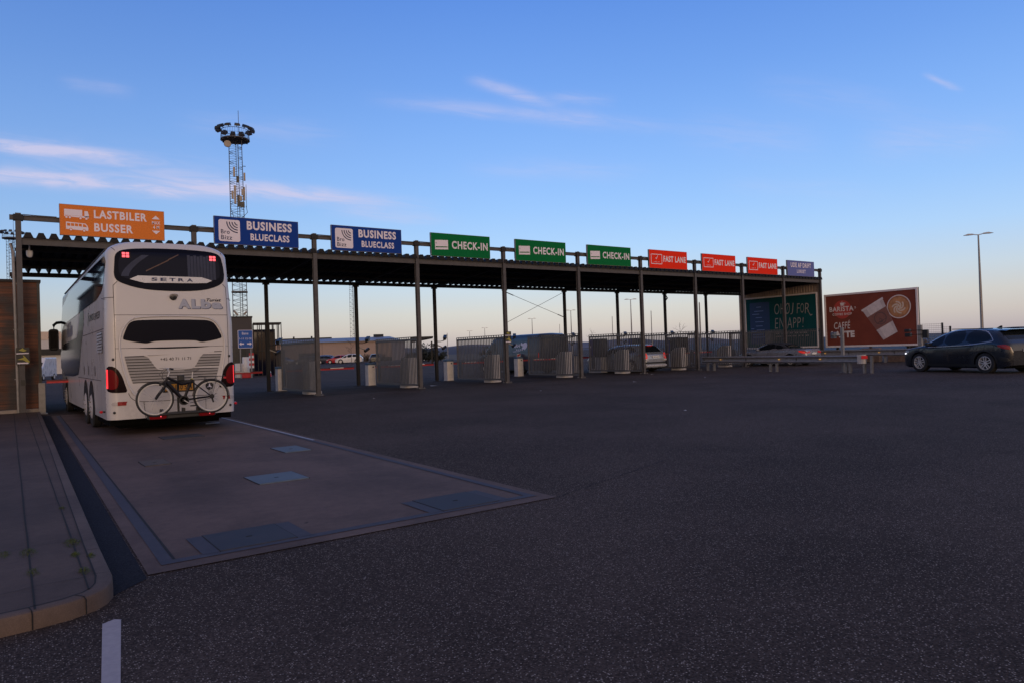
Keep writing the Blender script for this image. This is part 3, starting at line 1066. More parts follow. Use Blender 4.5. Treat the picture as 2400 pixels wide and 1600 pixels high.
def f_bizz(t, fn, fn2):
    b = MB()
    fpoly(b, fn, rrect(.15, .88, .105, .875, .07))
    b.build('logo_panel', SIGNWHITE, t, normals=False)
    word(t, 'BUSINESS', fn, 1.12, 2.75, .56, .88, .038, 1.14)
    word(t, 'BLUECLASS', fn, 1.24, 2.65, .185, .435, .032, 1.14)
    word(t, 'Bro', fn2, .225, .52, .365, .52, .014, 1.1, NAVY)
    word(t, 'Bizz', fn2, .225, .60, .165, .32, .014, 1.1, NAVY)
    lg = MB()
    for r in (.10, .19, .28, .37):
        n = 10
        a = [radians(180 + 90 * k / n) for k in range(n + 1)]
        o = (.80, .80)
        lg.grid([[fn2(o[0] + (r - .019) * cos(q), o[1] + (r - .019) * sin(q) * 1.0) for q in a], [fn2(o[0] + (r + .019) * cos(q), o[1] + (r + .019) * sin(q)) for q in a]])
    lg.build('logo', NAVY, t, normals=False)


def f_check(t, fn, fn2):
    c = MB()
    fpoly(c, fn, [(.19, .275), (.83, .30), (.83, .70), (.19, .675)])
    c.build('ticket_symbol', SIGNWHITE, t, normals=False)
    s = MB()
    fpoly(s, fn2, [(.22, .36), (.80, .385), (.80, .43), (.22, .405)])
    fpoly(s, fn2, [(.225, .555), (.26, .515), (.26, .595)])
    s.build('ticket_band', SGREEN, t, normals=False)
    word(t, 'CHECK-IN', fn, 1.02, 2.87, .345, .685, .030, 1.14)


def f_fast(t, fn, fn2):
    o, i = rrect(.13, .98, .22, .76, .03), rrect(.165, .945, .255, .725, .015)
    b = MB()
    n = len(o)
    b.add([fn(*p) for p in o] + [fn(*p) for p in i], [(k, (k + 1) % n, n + (k + 1) % n, n + k) for k in range(n)])
    b.build('logo_frame', SIGNWHITE, t, normals=False)
    lo = MB()
    fpoly(lo, fn, [(.47, .545), (.50, .565), (.545, .525), (.635, .68), (.66, .668), (.55, .475)])
    lo.build('check_symbol', SIGNWHITE, t, normals=False)
    word(t, 'CHECK-IN', fn, .36, .76, .315, .365, .0)
    word(t, 'FAST LANE', fn, 1.09, 2.88, .365, .695, .034, 1.12)


def f_closed(t, fn, fn2):
    word(t, 'UDE AF DRIFT', fn, .36, 2.62, .55, .85, .024, 1.1)
    word(t, 'LUKKET', fn, 1.02, 2.0, .20, .42, .016, 1.1)


SX = [.235, 4.825, 9.115, 13.49, 17.895, 22.29, 26.65, 30.92, 35.08, 39.13]
overhead(SX[0], ORANGE, 'orange sign with white lorry and bus symbols reading LASTBILER BUSSER above the coach', f_truck)
overhead(SX[1], SBLUE, 'dark blue BUSINESS BLUECLASS sign beside the lattice mast, nearer to the coach', f_bizz)
overhead(SX[2], SBLUE, 'dark blue BUSINESS BLUECLASS sign next to the first green sign', f_bizz)
overhead(SX[3], SGREEN, 'green CHECK-IN sign next to the blue signs, largest of the three green ones', f_check)
overhead(SX[4], SGREEN, 'green CHECK-IN sign between two other green signs', f_check)
overhead(SX[5], SGREEN, 'green CHECK-IN sign next to the first red sign, smallest of the green ones', f_check)
overhead(SX[6], SRED, 'red FAST LANE sign next to the green signs, largest of the red ones', f_fast)
overhead(SX[7], SRED, 'red FAST LANE sign between two other red signs', f_fast)
overhead(SX[8], SRED, 'red FAST LANE sign next to the pale violet-blue sign', f_fast)
overhead(SX[9], SVIOLET, 'faded violet-blue sign reading UDE AF DRIFT at the far end of the canopy', f_closed)

# ------------------------------------------------------------------ gates, kiosks, barriers, cameras: one of each kind, then copies
ORD = {2: 'first', 3: 'second', 4: 'third', 5: 'fourth', 6: 'fifth', 7: 'sixth', 8: 'seventh', 9: 'eighth', 10: 'ninth'}
UNDER = {2: 'at the post between the two blue signs', 3: 'at the post between a blue and a green sign', 4: 'at the post left of the dark van',
         5: 'at the post between the last two green signs', 6: 'beside the silver estate car', 7: 'at the post between the first two red signs', 8: 'at the post between the last two red signs',
         9: 'in front of the teal billboard', 10: 'at the last canopy post'}


def make_gate():
    t = thing('palisade_gate', 'x', 'gate', group='open steel palisade gates under the canopy')
    f = MB()
    GL = 4.25
    f.box(-.03, .03, .10, GL, .12, .20).box(-.03, .03, .10, GL, 2.02, 2.10).box(-.035, .035, .10, .18, .12, 2.10).box(-.03, .03, GL - .06, GL, .12, 2.10)
    f.build('frame', GATE, t)
    b = MB()
    n = 30
    for k in range(n):
        y = .18 + (k + .7) * (GL - .26) / (n + .4)
        b.box(-.009, .009, y - .031, y + .031, .20, 2.02)
    b.build('bars', GATE, t)
    s = MB().box(-.018, .018, .12, GL, 2.155, 2.185)
    k = .14
    while k < GL:
        s.box(-.014, .014, k, k + .035, 2.10, 2.155)
        k += .205
    s.build('toothed_strip', GATE, t)
    h = MB().rod((0, .075, .25), (0, .075, .42), .025, 8)
    h.build('hinge', GALV, t)
    MB().rod((0, .075, 1.85), (0, .075, 2.0), .025, 8).build('hinge', GALV, t)
    MB().box(-.02, .02, 3.85, 4.05, .28, 1.02).build('lock_panel', GATE, t)
    MB().box(-.06, -.03, .06, .10, .15, .40).build('ground_bolt', GALV, t)
    return t


def make_kiosk():
    t = thing('payment_kiosk', 'x', 'kiosk', group='white payment kiosks behind the gates')
    MB().prism([(a, b, 0) for a, b in rrect(-.32, .32, -.42, .42, .22, 6)], (0, 0, .10)).build('base', CABWHITE, t)
    b = MB()
    b.prism([(-.22, -.38, .10), (-.22, .38, .10), (-.22, .38, 1.08), (-.22, .02, 1.30), (-.22, -.38, 1.30)], (.44, 0, 0))
    b.build('body', CABWHITE, t, bevel=.015)
    MB().box(.22, .235, -.26, .10, .92, 1.20).build('screen', GLOSSBLACK, t)
    MB().box(.22, .232, -.18, .02, .74, .84).build('card_slot', BLACK, t)
    return t


def make_barrier():
    t = thing('lane_barrier', 'x', 'barrier', group='lane barriers with lowered red and white arms')
    MB().box(-.20, .18, -.17, .19, .0, 1.0).build('cabinet', CABWHITE, t, bevel=.012)
    MB().box(-.21, .19, -.18, .20, 1.0, 1.10).build('top', CABBLUE, t, bevel=.012)
    MB().lathe([(.001, -.012), (.04, -.012), (.04, 0)], (.06, -.17, .90), (0, 1, 0), 14).build('lock', BLACK, t)
    MB().box(-.23, .21, -.20, .22, .0, .03).build('plinth', GATE, t)
    a = MB().box(.16, 3.48, -.02, .02, .845, .905)
    ao = a.build('arm', BOOMRED, t)
    w_ = MB()
    for x0, x1 in ((.95, 1.75), (2.30, 2.95)):
        w_.box(x0, x1, -.017, .017, .905, .945)
    w_.each('white_band', WHITE, ao)
    d_ = MB()
    for x0, x1 in ((.16, .95), (1.75, 2.30), (2.95, 3.48)):
        d_.box(x0, x1, -.017, .017, .905, .945)
    d_.each('dark_band', BOOMDARK, ao)
    MB().rod((.10, -.04, .88), (.20, -.04, .88), .07, 10).build('pivot', BLACK, t)
    return t


def make_cam():
    t = thing('lane_camera', 'x', 'camera', group='number plate cameras on arms at the rear posts')
    MB().tube([(.07, -.05, 2.06), (.22, -.08, 2.05), (.44, -.12, 2.10), (.46, -.12, 2.16)], .018, 8).build('arm', STEEL_D, t, smooth=True)
    b = MB()
    b.bar((.34, -.32, 2.18), (.62, .06, 2.30), .15, .15)
    b.bar((.32, -.36, 2.235), (.62, .05, 2.385), .18, .02)
    b.build('housing', BLACK, t)
    MB().bar((.07, -.06, 1.86), (.40, -.10, 1.72), .05, .05).build('lower_bracket', GALV, t)
    MB().bar((.30, -.16, 1.66), (.56, -.06, 1.80), .10, .11).build('infrared_lamp', BLACK, t)
    return t


g0 = k0 = b0 = c0 = None
for i in range(1, 11):
    if i >= 2:
        lb = 'grey steel palisade gate swung open, ' + UNDER[i]
        if g0 is None:
            g0 = make_gate()
            g0['label'] = lb
            g0.location = (PX[i], 0, 0)
        else:
            dup(g0, (PX[i], 0, 0), random.uniform(-.02, .02), lb)
    if i in (2, 3, 4, 5, 6, 7, 8, 9):
        loc = (PX[i] + .38, 1.75 + (.25 if i == 6 else 0), .003)
        lb = 'white payment kiosk with sloped top standing behind the %s open gate from the coach' % ORD[i]
        if k0 is None:
            k0 = make_kiosk()
            k0['label'] = lb
            k0.location = loc
        else:
            dup(k0, loc, 0, lb)
    if i in (1, 2, 3, 4, 5, 6, 7, 8):
        loc = (BX[i] + .36, 5.55, .003)
        lb = {1: 'red and white barrier arm whose tip shows just right of the coach', 2: 'white barrier cabinet with blue top at the first rear post right of the coach', 3: 'white barrier cabinet with blue top at the rear post between the first two gates',
              4: 'white barrier cabinet with blue top between the second and third gates', 5: 'white barrier cabinet in front of the dark van', 6: 'white barrier cabinet seen through the fourth gate', 7: 'white barrier cabinet half hidden behind the silver estate car',
              8: 'white barrier cabinet seen through the gate behind the guardrail'}[i]
        if b0 is None:
            b0 = make_barrier()
            b0['label'] = lb
            b0.location = loc
        else:
            dup(b0, loc, 0, lb)
    if i in (2, 3, 4, 5, 6, 7, 8, 9):
        loc = (BX[i], DEP, 0)
        lb = 'black camera on a short arm at the %s rear post counted from the coach' % {2: 'first', 3: 'second', 4: 'third', 5: 'fourth', 6: 'fifth', 7: 'sixth', 8: 'seventh', 9: 'eighth'}[i]
        if c0 is None:
            c0 = make_cam()
            c0['label'] = lb
            c0.location = loc
        else:
            dup(c0, loc, 0, lb)

# check-in terminals: dark pillars with a blue flank
t0 = None
for x, y, lb in ((27.1, 4.6, 'dark check-in terminal with blue side, above the bonnet of the silver estate car'), (31.1, 5.4, 'dark check-in terminal with blue side, just above the roof of the silver estate car'),
                 (35.4, 6.2, 'dark check-in terminal with bright blue side, behind the kiosk right of the silver estate car'), (37.4, 7.4, 'dark check-in terminal with blue side, nearest to the canopy end')):
    if t0 is None:
        t0 = thing('check_in_terminal', lb, 'terminal', (x, y, 0), 0, 'dark check-in terminals on the islands')
        MB().prism([(a, b, 0) for a, b in rrect(-.25, .25, -.55, .55, .06)], (0, 0, .9)).build('pedestal', CABWHITE, t0)
        MB().box(-.30, .30, -.60, .40, .9, 1.95).build('housing', BLACK, t0, bevel=.04)
        MB().box(-.312, -.30, .02, .36, .95, 1.90).build('side_panel', BOOTHBLUE, t0)
        MB().lathe([(.06, -.01), (.06, 0), (.045, 0), (.045, -.01)], (-.315, .19, 1.5), (1, 0, 0), 12).build('symbol', SIGNWHITE, t0)
    else:
        dup(t0, (x, y, 0), 0, lb)

# hazard marker and notices
hm = thing('hazard_marker', 'red and white striped hazard marker post seen through the third gate bars', 'marker post', (24.0, 8.2, 0))
MB().rod((0, 0, 0), (0, 0, 1.0), .03, 8).build('stem', GALV, hm)
MB().box(-.12, .12, -.02, .02, .45, 1.25).build('board', WHITE, hm)
hs = MB()
for k in range(4):
    z = .47 + k * .2
    hs.poly([(-.12, -.023, z), (.12, -.023, z + .1), (.12, -.023, min(z + .2, 1.25)), (-.12, -.023, z + .1)])
hs.build('stripe', BOOMRED, hm, normals=False)


def notice(loc, label, w_=.34):
    t = thing('warning_notice', label, 'notice', loc, group='black and yellow notices on the posts')
    MB().box(-w_ / 2, w_ / 2, -.012, 0, 0, .52).build('board', BLACK, t)
    g = MB()
    fn = lambda u, v: (u, -.015, v)
    fpoly(g, fn, [(-.10, .44), (.02, .40), (.10, .43), (.03, .475), (.0, .51)])
    fpoly(g, fn, [(-.15, .16), (.0, .15), (.14, .05), (.17, .09), (.06, .24), (.0, .30), (.02, .22)])
    g.build('symbol', YELLOW, t, normals=False)
    l_ = MB()
    fpoly(l_, fn, [(-w_ / 2 + .01, .325), (w_ / 2 - .02, .335), (w_ / 2 - .02, .365), (-w_ / 2 + .01, .355)])
    fpoly(l_, fn, [(-w_ / 2 + .03, .03), (w_ / 2 - .03, .03), (w_ / 2 - .03, .07), (-w_ / 2 + .03, .07)])
    l_.each('caption', SIGNWHITE, t, normals=False)


notice((-.80, -.10, 1.55), 'black and yellow notice on the canopy post next to the boarded building')
notice((17.36, -.10, 1.80), 'black and yellow notice on the canopy post left of the dark van')
st = MB().box(-.06, .06, -.008, 0, 0, .17).build('post_sticker', BLACK, loc=(-.80, -.082, .92))
tag(st, 'small black sticker low on the canopy post by the boarded building', 'sticker')

# ------------------------------------------------------------------ boarded building, barrier rest by lane one
wbd = thing('boarded_building', 'low building clad in dark stained horizontal boards at the left edge', 'building', (-7.0, .55, 0))
MB().box(-6, 6.66, 0, 6, .16, 4.12).build('wall', WOOD, wbd)
MB().box(-6.1, 6.60, -.22, 5.9, 0, .17).build('plinth', PLINTH, wbd, bevel=.01)
MB().box(-6.1, 6.73, -.06, 6.1, 4.12, 4.20).build('roof_edge', STEEL_D, wbd)
MB().box(6.62, 6.70, -.02, .06, .17, 4.12).build('corner_trim', BLACK, wbd)
jn = MB()
for k in range(1, 38):
    z = .16 + k * .105
    jn.box(-6, 6.61, -.008, .004, z - .004, z + .004)
jn.build('board_joints', BLACK, wbd)
sp_ = thing('barrier_rest', 'pale grey barrier post standing between the boarded building and the coach', 'barrier post', (-.33, .12, 0))
MB().box(-.09, .09, -.07, .07, 0, .97).build('post', GALV, sp_, bevel=.008)
MB().box(-.13, .13, -.11, .11, 0, .03).build('foot', GALV, sp_)
ba = MB().box(-.2, 3.9, 0, .04, .95, 1.005).build('barrier_arm', BOOMRED, loc=(.0, .16, 0))
ba.name = 'lane_boom'
tag(ba, 'red barrier arm across the first lane, beside the pale grey post', 'barrier arm')
d_ = MB().box(-.2, 3.9, .005, .035, 1.005, 1.05).build('dark_band', BOOMDARK, ba)

# ------------------------------------------------------------------ the coach
bus = thing('coach', 'large white touring coach waiting under the orange sign with a bicycle on its rear rack', 'coach', (1.65, -9.8, 0))
BL = 13.2
BR = 0.20


def bw(z):
    if z < 2.3:
        w_ = 1.272 - .012 * max(0, .6 - z) / .3
    else:
        w_ = 1.272 - .072 * (z - 2.3) / 1.5
    if z > 3.78:
        q = min(1.0, (z - 3.78) / .285)
        w_ = .70 + .50 * sqrt(max(0, 1 - q * q))
    return w_


def lean(z):
    return max(0, z - 2.35) * .085 + max(0, z - 3.72) ** 2 * 1.6


def ry(x, z):
    d = bw(z) - abs(x)
    y = .035 * (abs(x) / 1.27) ** 2 + lean(z)
    if d < BR:
        y += BR - sqrt(max(0, BR * BR - (BR - max(d, 0)) ** 2))
    return y


def chaikin(p, it=2, closed=True):
    for _ in range(it):
        q = []
        n = len(p)
        for k in range(n if closed else n - 1):
            a, b = p[k], p[(k + 1) % n]
            q += [(a[0] * .75 + b[0] * .25, a[1] * .75 + b[1] * .25), (a[0] * .25 + b[0] * .75, a[1] * .25 + b[1] * .75)]
        p = q
    return p


def scan(poly, nv=26, nu=18):
    """rows of a shape that is convex across u: [(v, ulo, uhi)]"""
    vs = [p[1] for p in poly]
    v0, v1 = min(vs), max(vs)
    rows = []
    for k in range(nv + 1):
        q = k / nv
        q = .5 - .5 * cos(pi * q)
        v = v0 + (v1 - v0) * min(max(q, 1e-4), 1 - 1e-4)
        xs = []
        n = len(poly)
        for a in range(n):
            p, r = poly[a], poly[(a + 1) % n]
            if (p[1] - v) * (r[1] - v) <= 0 and abs(p[1] - r[1]) > 1e-9:
                xs.append(p[0] + (r[0] - p[0]) * (v - p[1]) / (r[1] - p[1]))
        if len(xs) >= 2:
            rows.append((v, min(xs), max(xs)))
    return rows


def surf(poly, fn, nv=24, nu=18, mb=None):
    mb = mb or MB()
    mb.grid([[fn(a + (b - a) * k / nu, v) for k in range(nu + 1)] for v, a, b in scan(poly, nv)])
    return mb


def rs(off):
    return lambda u, v: (u, ry(u, v) - off, v)


def ss_(off, side=-1):
    return lambda u, v: (side * (bw(v) + off), u, v)


def rear(poly, m, name, par, off=.004, smooth=2, nv=24, nu=18):
    return surf(chaikin(poly, smooth) if smooth else poly, rs(off), nv, nu).build(name, m, par, smooth=True)


def pathstrip(mb, pts, wd, fn, step=.04):
    """thin line lying on a surface"""
    out = []
    for a, b in zip(pts[:-1], pts[1:]):
        n = max(1, int(Vector((b[0] - a[0], b[1] - a[1])).length / step))
        out += [(a[0] + (b[0] - a[0]) * k / n, a[1] + (b[1] - a[1]) * k / n) for k in range(n)]
    out.append(pts[-1])
    ra, rb = [], []
    for i, p in enumerate(out):
        t = Vector(out[min(i + 1, len(out) - 1)]) - Vector(out[max(i - 1, 0)])
        t.normalize()
        nx, ny = -t.y * wd / 2, t.x * wd / 2
        ra.append(fn(p[0] + nx, p[1] + ny))
        rb.append(fn(p[0] - nx, p[1] - ny))
    mb.grid([ra, rb])
    return mb


# shell
zs = [.335, .35, .38] + [.45 + .11 * k for k in range(31)] + [3.80, 3.86, 3.92, 3.97, 4.01, 4.035, 4.052, 4.062, 4.065]
zs = sorted(set(round(z, 4) for z in zs))
sv_ = [sin(pi / 2 * (k / 24 - 1) * 1.0) for k in range(49)]
sv_ = sorted(set([round(.5 * v + .5 * (k / 24 - 1), 5) for k, v in enumerate(sv_)]))
sh = MB()
sh.grid([[(s * bw(z), ry(s * bw(z), z), z) for s in sv_] for z in zs])
ys_ = [0, .25, .6, 1.2, 2, 3, 4, 5, 6, 7, 8, 9, 10, 11, 12, 12.6]
for side in (-1, 1):
    sh.grid([[(side * bw(z), ry(bw(z), z) + (12.6 - ry(bw(z), z)) * q / 12.6, z) for q in ys_] for z in zs])
zt = zs[-1]
yb_ = [ry(s * bw(zt), zt) for s in sv_]
sh.grid([[(s * bw(zt), yb + (12.6 - yb) * q / 12.6, zt) for s, yb in zip(sv_, yb_)] for q in ys_])
sh.grid([[(s * bw(z), 12.6 + .6 * sqrt(max(0, 1 - abs(s) ** 2.6)) * (1 - .35 * max(0, z - 1.5) / 2.5), z) for s in sv_] for z in zs])
sh.build('body', BUSWHITE, bus, smooth=True, angle=50)
MB().box(-1.2, 1.2, .25, 12.9, .20, .34).box(-1.0, 1.0, .5, 2.2, .12, .22).build('underbody', CHASSIS, bus)

# rear window with curtain, plaque and high lamps
WIN = [(-1.045, 3.80), (-.80, 3.895), (-.12, 3.935), (.70, 3.925), (1.03, 3.87), (1.09, 3.62), (1.115, 3.40), (1.085, 3.20), (.80, 3.06), (.40, 3.00), (-.25, 3.00), (-.66, 3.05), (-1.0, 3.17), (-1.085, 3.28), (-1.065, 3.55)]
win = rear(WIN, GLOSSBLACK, 'rear_window', bus, .006, 2, 34, 24)
pane = rear([(-.98, 3.70), (-.85, 3.82), (.85, 3.85), (1.0, 3.72), (1.02, 3.40), (.98, 3.28), (.6, 3.20), (-.6, 3.20), (-.92, 3.26), (-1.0, 3.4)], DARKGLASS, 'pane', win, .009, 2, 24, 20)
cb_ = MB()
for k in range(9):
    a = .34 + k * .066
    cb_.grid([[rs(.0115 + .004 * (1 - abs(2 * q / 6 - 1)))(a + .058 * q / 6, 3.27 + (3.80 - .05 * max(0, k - 6) - 3.27) * r / 6 - .02 * (k % 2)) for q in range(7)] for r in range(7)])
cb_.build('curtain', CURTAIN, win, smooth=True)
c2 = MB()
c2.grid([[rs(.0115)(-.95 + .07 * q + .40 * (r / 8) ** 1.6, 3.30 + .46 * r / 8) for q in range(3)] for r in range(9)])
c2.build('curtain', CURTAIN, win, smooth=True)
PLQ = [(-.80, 3.238), (-.64, 3.318), (.62, 3.318), (.85, 3.25), (.70, 3.185), (-.52, 3.165)]
streak_ = MB()
pathstrip(streak_, [(-.48, 3.42), (-.05, 3.66), (-.02, 3.69), (.17, 3.80)], .022, rs(.012))
streak_.build('reflection_streak', mat('reflection_brown', (.10, .05, .035), .5), win, normals=False)  # brown reflection in the glass, painted on as a thin diagonal strip
plq = surf(PLQ, rs(.016), 14, 22).build('nameplate', CHROME, bus, smooth=True)
tx = MB()
for k, ch in enumerate('SETRA'):
    add_text(tx, ch, rs(.022), -.385 + k * .175, -.265 + k * .175, 3.213, 3.283, .03)
tx.build('lettering', NAVY, plq, normals=False)
for cx_ in (-.852, .868):
    lp = MB()
    surf(rrect(cx_ - .10, cx_ + .10, 3.675, 3.825, .02, 3), rs(.012), 6, 6, lp)
    lo = lp.build('high_brake_light', LAMPDARK, bus, smooth=True)
    le = MB()
    for a in (-.036, .036):
        for b in (-.030, .030):
            surf([(cx_ + a - .029, 3.75 + b - .024), (cx_ + a + .029, 3.75 + b - .024), (cx_ + a + .029, 3.75 + b + .024), (cx_ + a - .029, 3.75 + b + .024)], rs(.016), 3, 3, le)
    le.build('led', LEDHOT, lo, normals=False)

# panel seams
sm = MB()
F = rs(.003)
for x in (-1.10, 1.13):
    pathstrip(sm, [(x, .90), (x, 3.10)], .010, F)
pathstrip(sm, [(-1.10, 2.485), (1.13, 2.485)], .010, F)
pathstrip(sm, [(-1.10, 1.80), (1.13, 1.805)], .008, F)
pathstrip(sm, [(-1.10, 3.10), (-1.02, 3.19)], .012, F)
pathstrip(sm, [(1.13, 3.10), (1.06, 3.18)], .012, F)
pathstrip(sm, [(-1.262, 2.85), (-1.10, 2.85)], .012, F, .02)
pathstrip(sm, [(1.262, 2.85), (1.13, 2.85)], .012, F, .02)
pathstrip(sm, [(-1.04, 3.84), (-1.10, 3.92)], .012, F, .02)
pathstrip(sm, [(1.06, 3.86), (1.10, 3.92)], .012, F, .02)
SEAM = chaikin([(-.89, .92), (-.86, .80), (-.76, .70), (-.58, .675), (.58, .675), (.76, .70), (.90, .82)], 2, False)
pathstrip(sm, SEAM, .012, F)
pathstrip(sm, [(-.60, .675), (-.57, .34)], .012, F)
pathstrip(sm, [(.62, .675), (.62, .34)], .010, F)
sm.build('panel_seams', BUSSEAM, bus, normals=False)

# raised hatch edge
ridge = chaikin([(-.70, .735), (-.86, .95), (-.98, 1.45), (-1.03, 1.86), (-.99, 2.12), (-.86, 2.36), (-.66, 2.445), (0, 2.462), (.66, 2.445), (.87, 2.36), (1.02, 2.10), (1.06, 1.84), (1.02, 1.45), (.92, .95), (.78, .735)], 3, False)
MB().tube([rs(.0)(a, b) for a, b in ridge], .022, 8).build('hatch_edge', BUSWHITE, bus, smooth=True, angle=80)

GLS = [(-.81, 2.35), (-.62, 2.385), (.60, 2.385), (.80, 2.35), (.90, 2.22), (1.0, 2.01), (.97, 1.965), (.62, 1.895), (.52, 1.90), (.44, 1.945), (-.38, 1.94), (-.46, 1.90), (-.55, 1.888), (-.93, 1.965), (-.965, 2.0), (-.88, 2.24)]
gl = [p for p in chaikin(GLS, 2)]
surf([(b, a) for a, b in chaikin(GLS, 2)], lambda v, u: rs(.007)(u, v), 60, 16).build('engine_window', GLOSSBLACK, bus, smooth=True)
lens = chaikin([(-.76, 1.795), (-.35, 1.772), (.4, 1.775), (.81, 1.802), (.4, 1.806), (-.35, 1.803)], 1)
surf(lens, rs(.006), 6, 30).build('centre_lens', GLOSSBLACK, bus, smooth=True)

# louvres
lv = MB()
LEFT = pchip([(1.08, -.80), (1.30, -.865), (1.67, -.945)])
RIGHT = pchip([(1.08, .84), (1.30, .90), (1.69, .985)])
INL = pchip([(1.36, -.335), (1.44, -.39), (1.56, -.46), (1.62, -.52), (1.645, -.60), (1.665, -.80)])
INR = pchip([(1.36, .40), (1.44, .44), (1.56, .50), (1.63, .56), (1.665, .65), (1.69, .86)])


def spans(z):
    if z < 1.36:
        return [(LEFT(z), RIGHT(z))]
    r = []
    if z < 1.665:
        r.append((LEFT(z), INL(z)))
    if z < 1.69:
        r.append((INR(z), RIGHT(z)))
    return r


NS = 10
step = (1.69 - 1.085) / NS
for k in range(NS):
    z0, z1 = 1.085 + step * k, 1.085 + step * (k + 1)
    for (a0, b0_), (a1, b1_) in zip(spans(z0 + .001), spans(z1 - .012)):
        n = 16
        lv.grid([[rs(.004 + .012)(a0 + (b0_ - a0) * q / n, z0 + .006) for q in range(n + 1)], [rs(.002)(a1 + (b1_ - a1) * q / n, z1 - .012) for q in range(n + 1)]])
lvo = lv.build('engine_louvres', BUSGREY, bus, normals=False)
sl = MB()
for k in range(NS + 1):
    z = 1.085 + step * k - .004
    for a, b in spans(min(z, 1.688)):
        pathstrip(sl, [(a, z), (b, z)], .018, rs(.0015))
sl.build('louvre_slits', BUSSEAM, lvo, normals=False)
ol = MB()
pathstrip(ol, chaikin([(-.62, 1.655), (-.50, 1.63), (-.43, 1.52), (-.335, 1.365), (-.25, 1.335), (.30, 1.335), (.40, 1.37), (.49, 1.54), (.56, 1.645), (.68, 1.68)], 2, False), .03, rs(.014))
ol.build('louvre_rim', BUSWHITE, lvo, normals=False)

# lettering
lt = MB()
add_text(lt, '+45 40 71 11 71', rs(.006), -.268, .338, 1.523, 1.585, .0)
lt.build('phone_number', GLOSSBLACK, bus, normals=False)
al = MB()
for ch, a, b, z1 in (('A', .115, .365, 2.835), ('L', .385, .565, 2.835), ('b', .580, .790, 2.835), ('a', .805, 1.03, 2.765)):
    add_text(al, ch, rs(.010), a, b, 2.622, z1, .055)
al.build('company_lettering', SILVER, bus, normals=False)
al2 = MB()
for ch, a, b, z1 in (('A', .115, .365, 2.835), ('L', .385, .565, 2.835), ('b', .580, .790, 2.835), ('a', .805, 1.03, 2.765)):
    add_text(al2, ch, rs(.006), a + .012, b + .014, 2.612, z1 - .01, .06)
al2.build('lettering_shade', NAVY, bus, normals=False)
tu = MB()
add_text(tu, 'Turist', rs(.014), .700, 1.01, 2.785, 2.85, .015, .35)
tu.build('script_lettering', GLOSSBLACK, bus, normals=False)

# lamps
for sg in (-1, 1):
    P_ = [(-1.268, 1.41), (-1.20, 1.455), (-1.08, 1.40), (-.985, 1.23), (-.94, 1.05), (-.892, .895), (-1.02, .89), (-1.22, .90), (-1.268, .97)]
    P_ = [(sg * -p[0] if sg > 0 else p[0], p[1]) for p in P_]
    tl = surf(chaikin(P_, 1), rs(.010), 26, 18).build('tail_light', LAMPDARK, bus, smooth=True)
    Q = [(-1.265, 1.36), (-1.17, 1.385), (-1.10, 1.30), (-1.055, 1.20), (-1.06, 1.05), (-1.10, .965), (-1.265, .96)]
    Q = [(sg * -p[0] if sg > 0 else p[0], p[1]) for p in Q]
    surf(chaikin(Q, 2), rs(.014), 18, 10).build('red_lens', LENSDIM, tl, smooth=True)
    Q = [(-1.262, 1.375), (-1.238, 1.375), (-1.238, .985), (-1.262, .985)]
    Q = [(sg * -p[0] if sg > 0 else p[0], p[1]) for p in Q]
    surf(Q, rs(.019), 14, 2).build('led_strip', LEDRED, tl, smooth=True)
    z0, z1 = .625, .705
    x0, x1, x2 = (-1.195, -1.085, -.925) if sg < 0 else (1.245, 1.135, .985)
    rf_ = surf(chaikin([(x1, z0), (x1, z1), (x2 - .02 * sg * -1 * -1, z1), (x2, (z0 + z1) / 2), (x2, z0)], 0), rs(.008), 8, 6).build('reflector', REFRED, bus, smooth=True)
    surf([(x1, z0), (x1, z1), (x0 + .03 * -sg, z1 - .005), (x0, (z0 + z1) / 2), (x0 + .02 * -sg, z0)], rs(.008), 8, 6).build('clear_lens', LAMPCLEAR, rf_, smooth=True)
    for zz, xx in ((1.58, 1.14), (.485, 1.14)):
        MB().lathe([(.001, -.022), (.02, -.02), (.024, -.006), (.03, 0)], (sg * xx, ry(xx, zz), zz), (0, 1, 0), 12).build('parking_sensor', BLACK, bus, smooth=True)
    y_ = .42
    MB().rod((sg * 1.24, y_, .50), (sg * 1.33, y_ - .02, .50), .018, 6).build('marker_arm', BLACK, bus)
    MB().lathe([(.001, -.05), (.03, -.03), (.03, .03), (.001, .05)], (sg * 1.345, y_ - .02, .50), (0, 1, 0), 10).build('marker_light', LAMPRED, bus, smooth=True)
MB().lathe([(.001, -.06), (.05, -.05), (.075, -.015), (.08, .01)], (.03, ry(.03, 2.87), 2.875), (0, 1, 0), 16).build('reversing_camera', BLACK, bus, smooth=True)
MB().lathe([(.085, -.012), (.088, .0)], (.03, ry(.03, 2.87) - .045, 2.90), (0, .6, 1), 16).build('camera_hood', BUSWHITE, bus, smooth=True)
pr = surf(rrect(-.25, .40, .845, 1.085, .03, 3), rs(.008), 6, 6).build('plate_recess', BLACK, bus)
pl = surf([(-.19, .875), (.36, .875), (.36, 1.02), (-.19, 1.02)], rs(.016), 3, 3).build('licence_plate', PLATE_Y, bus)
pt = MB()
add_text(pt, 'CU 10 504', rs(.020), -.12, .34, .895, 1.0, .012)
pt.build('plate_lettering', BLACK, pl, normals=False)
em = surf(disc(.703, .938, .085, 20), rs(.008), 10, 8).build('round_emblem', BLACK, bus)
er = MB()
fpoly(er, rs(.012), [(.703 + (.07 if k % 2 == 0 else .018) * cos(pi / 2 + k * pi / 3), .938 + (.07 if k % 2 == 0 else .018) * sin(pi / 2 + k * pi / 3)) for k in range(6)])
er.build('emblem_star', SIGNWHITE, em, normals=False)

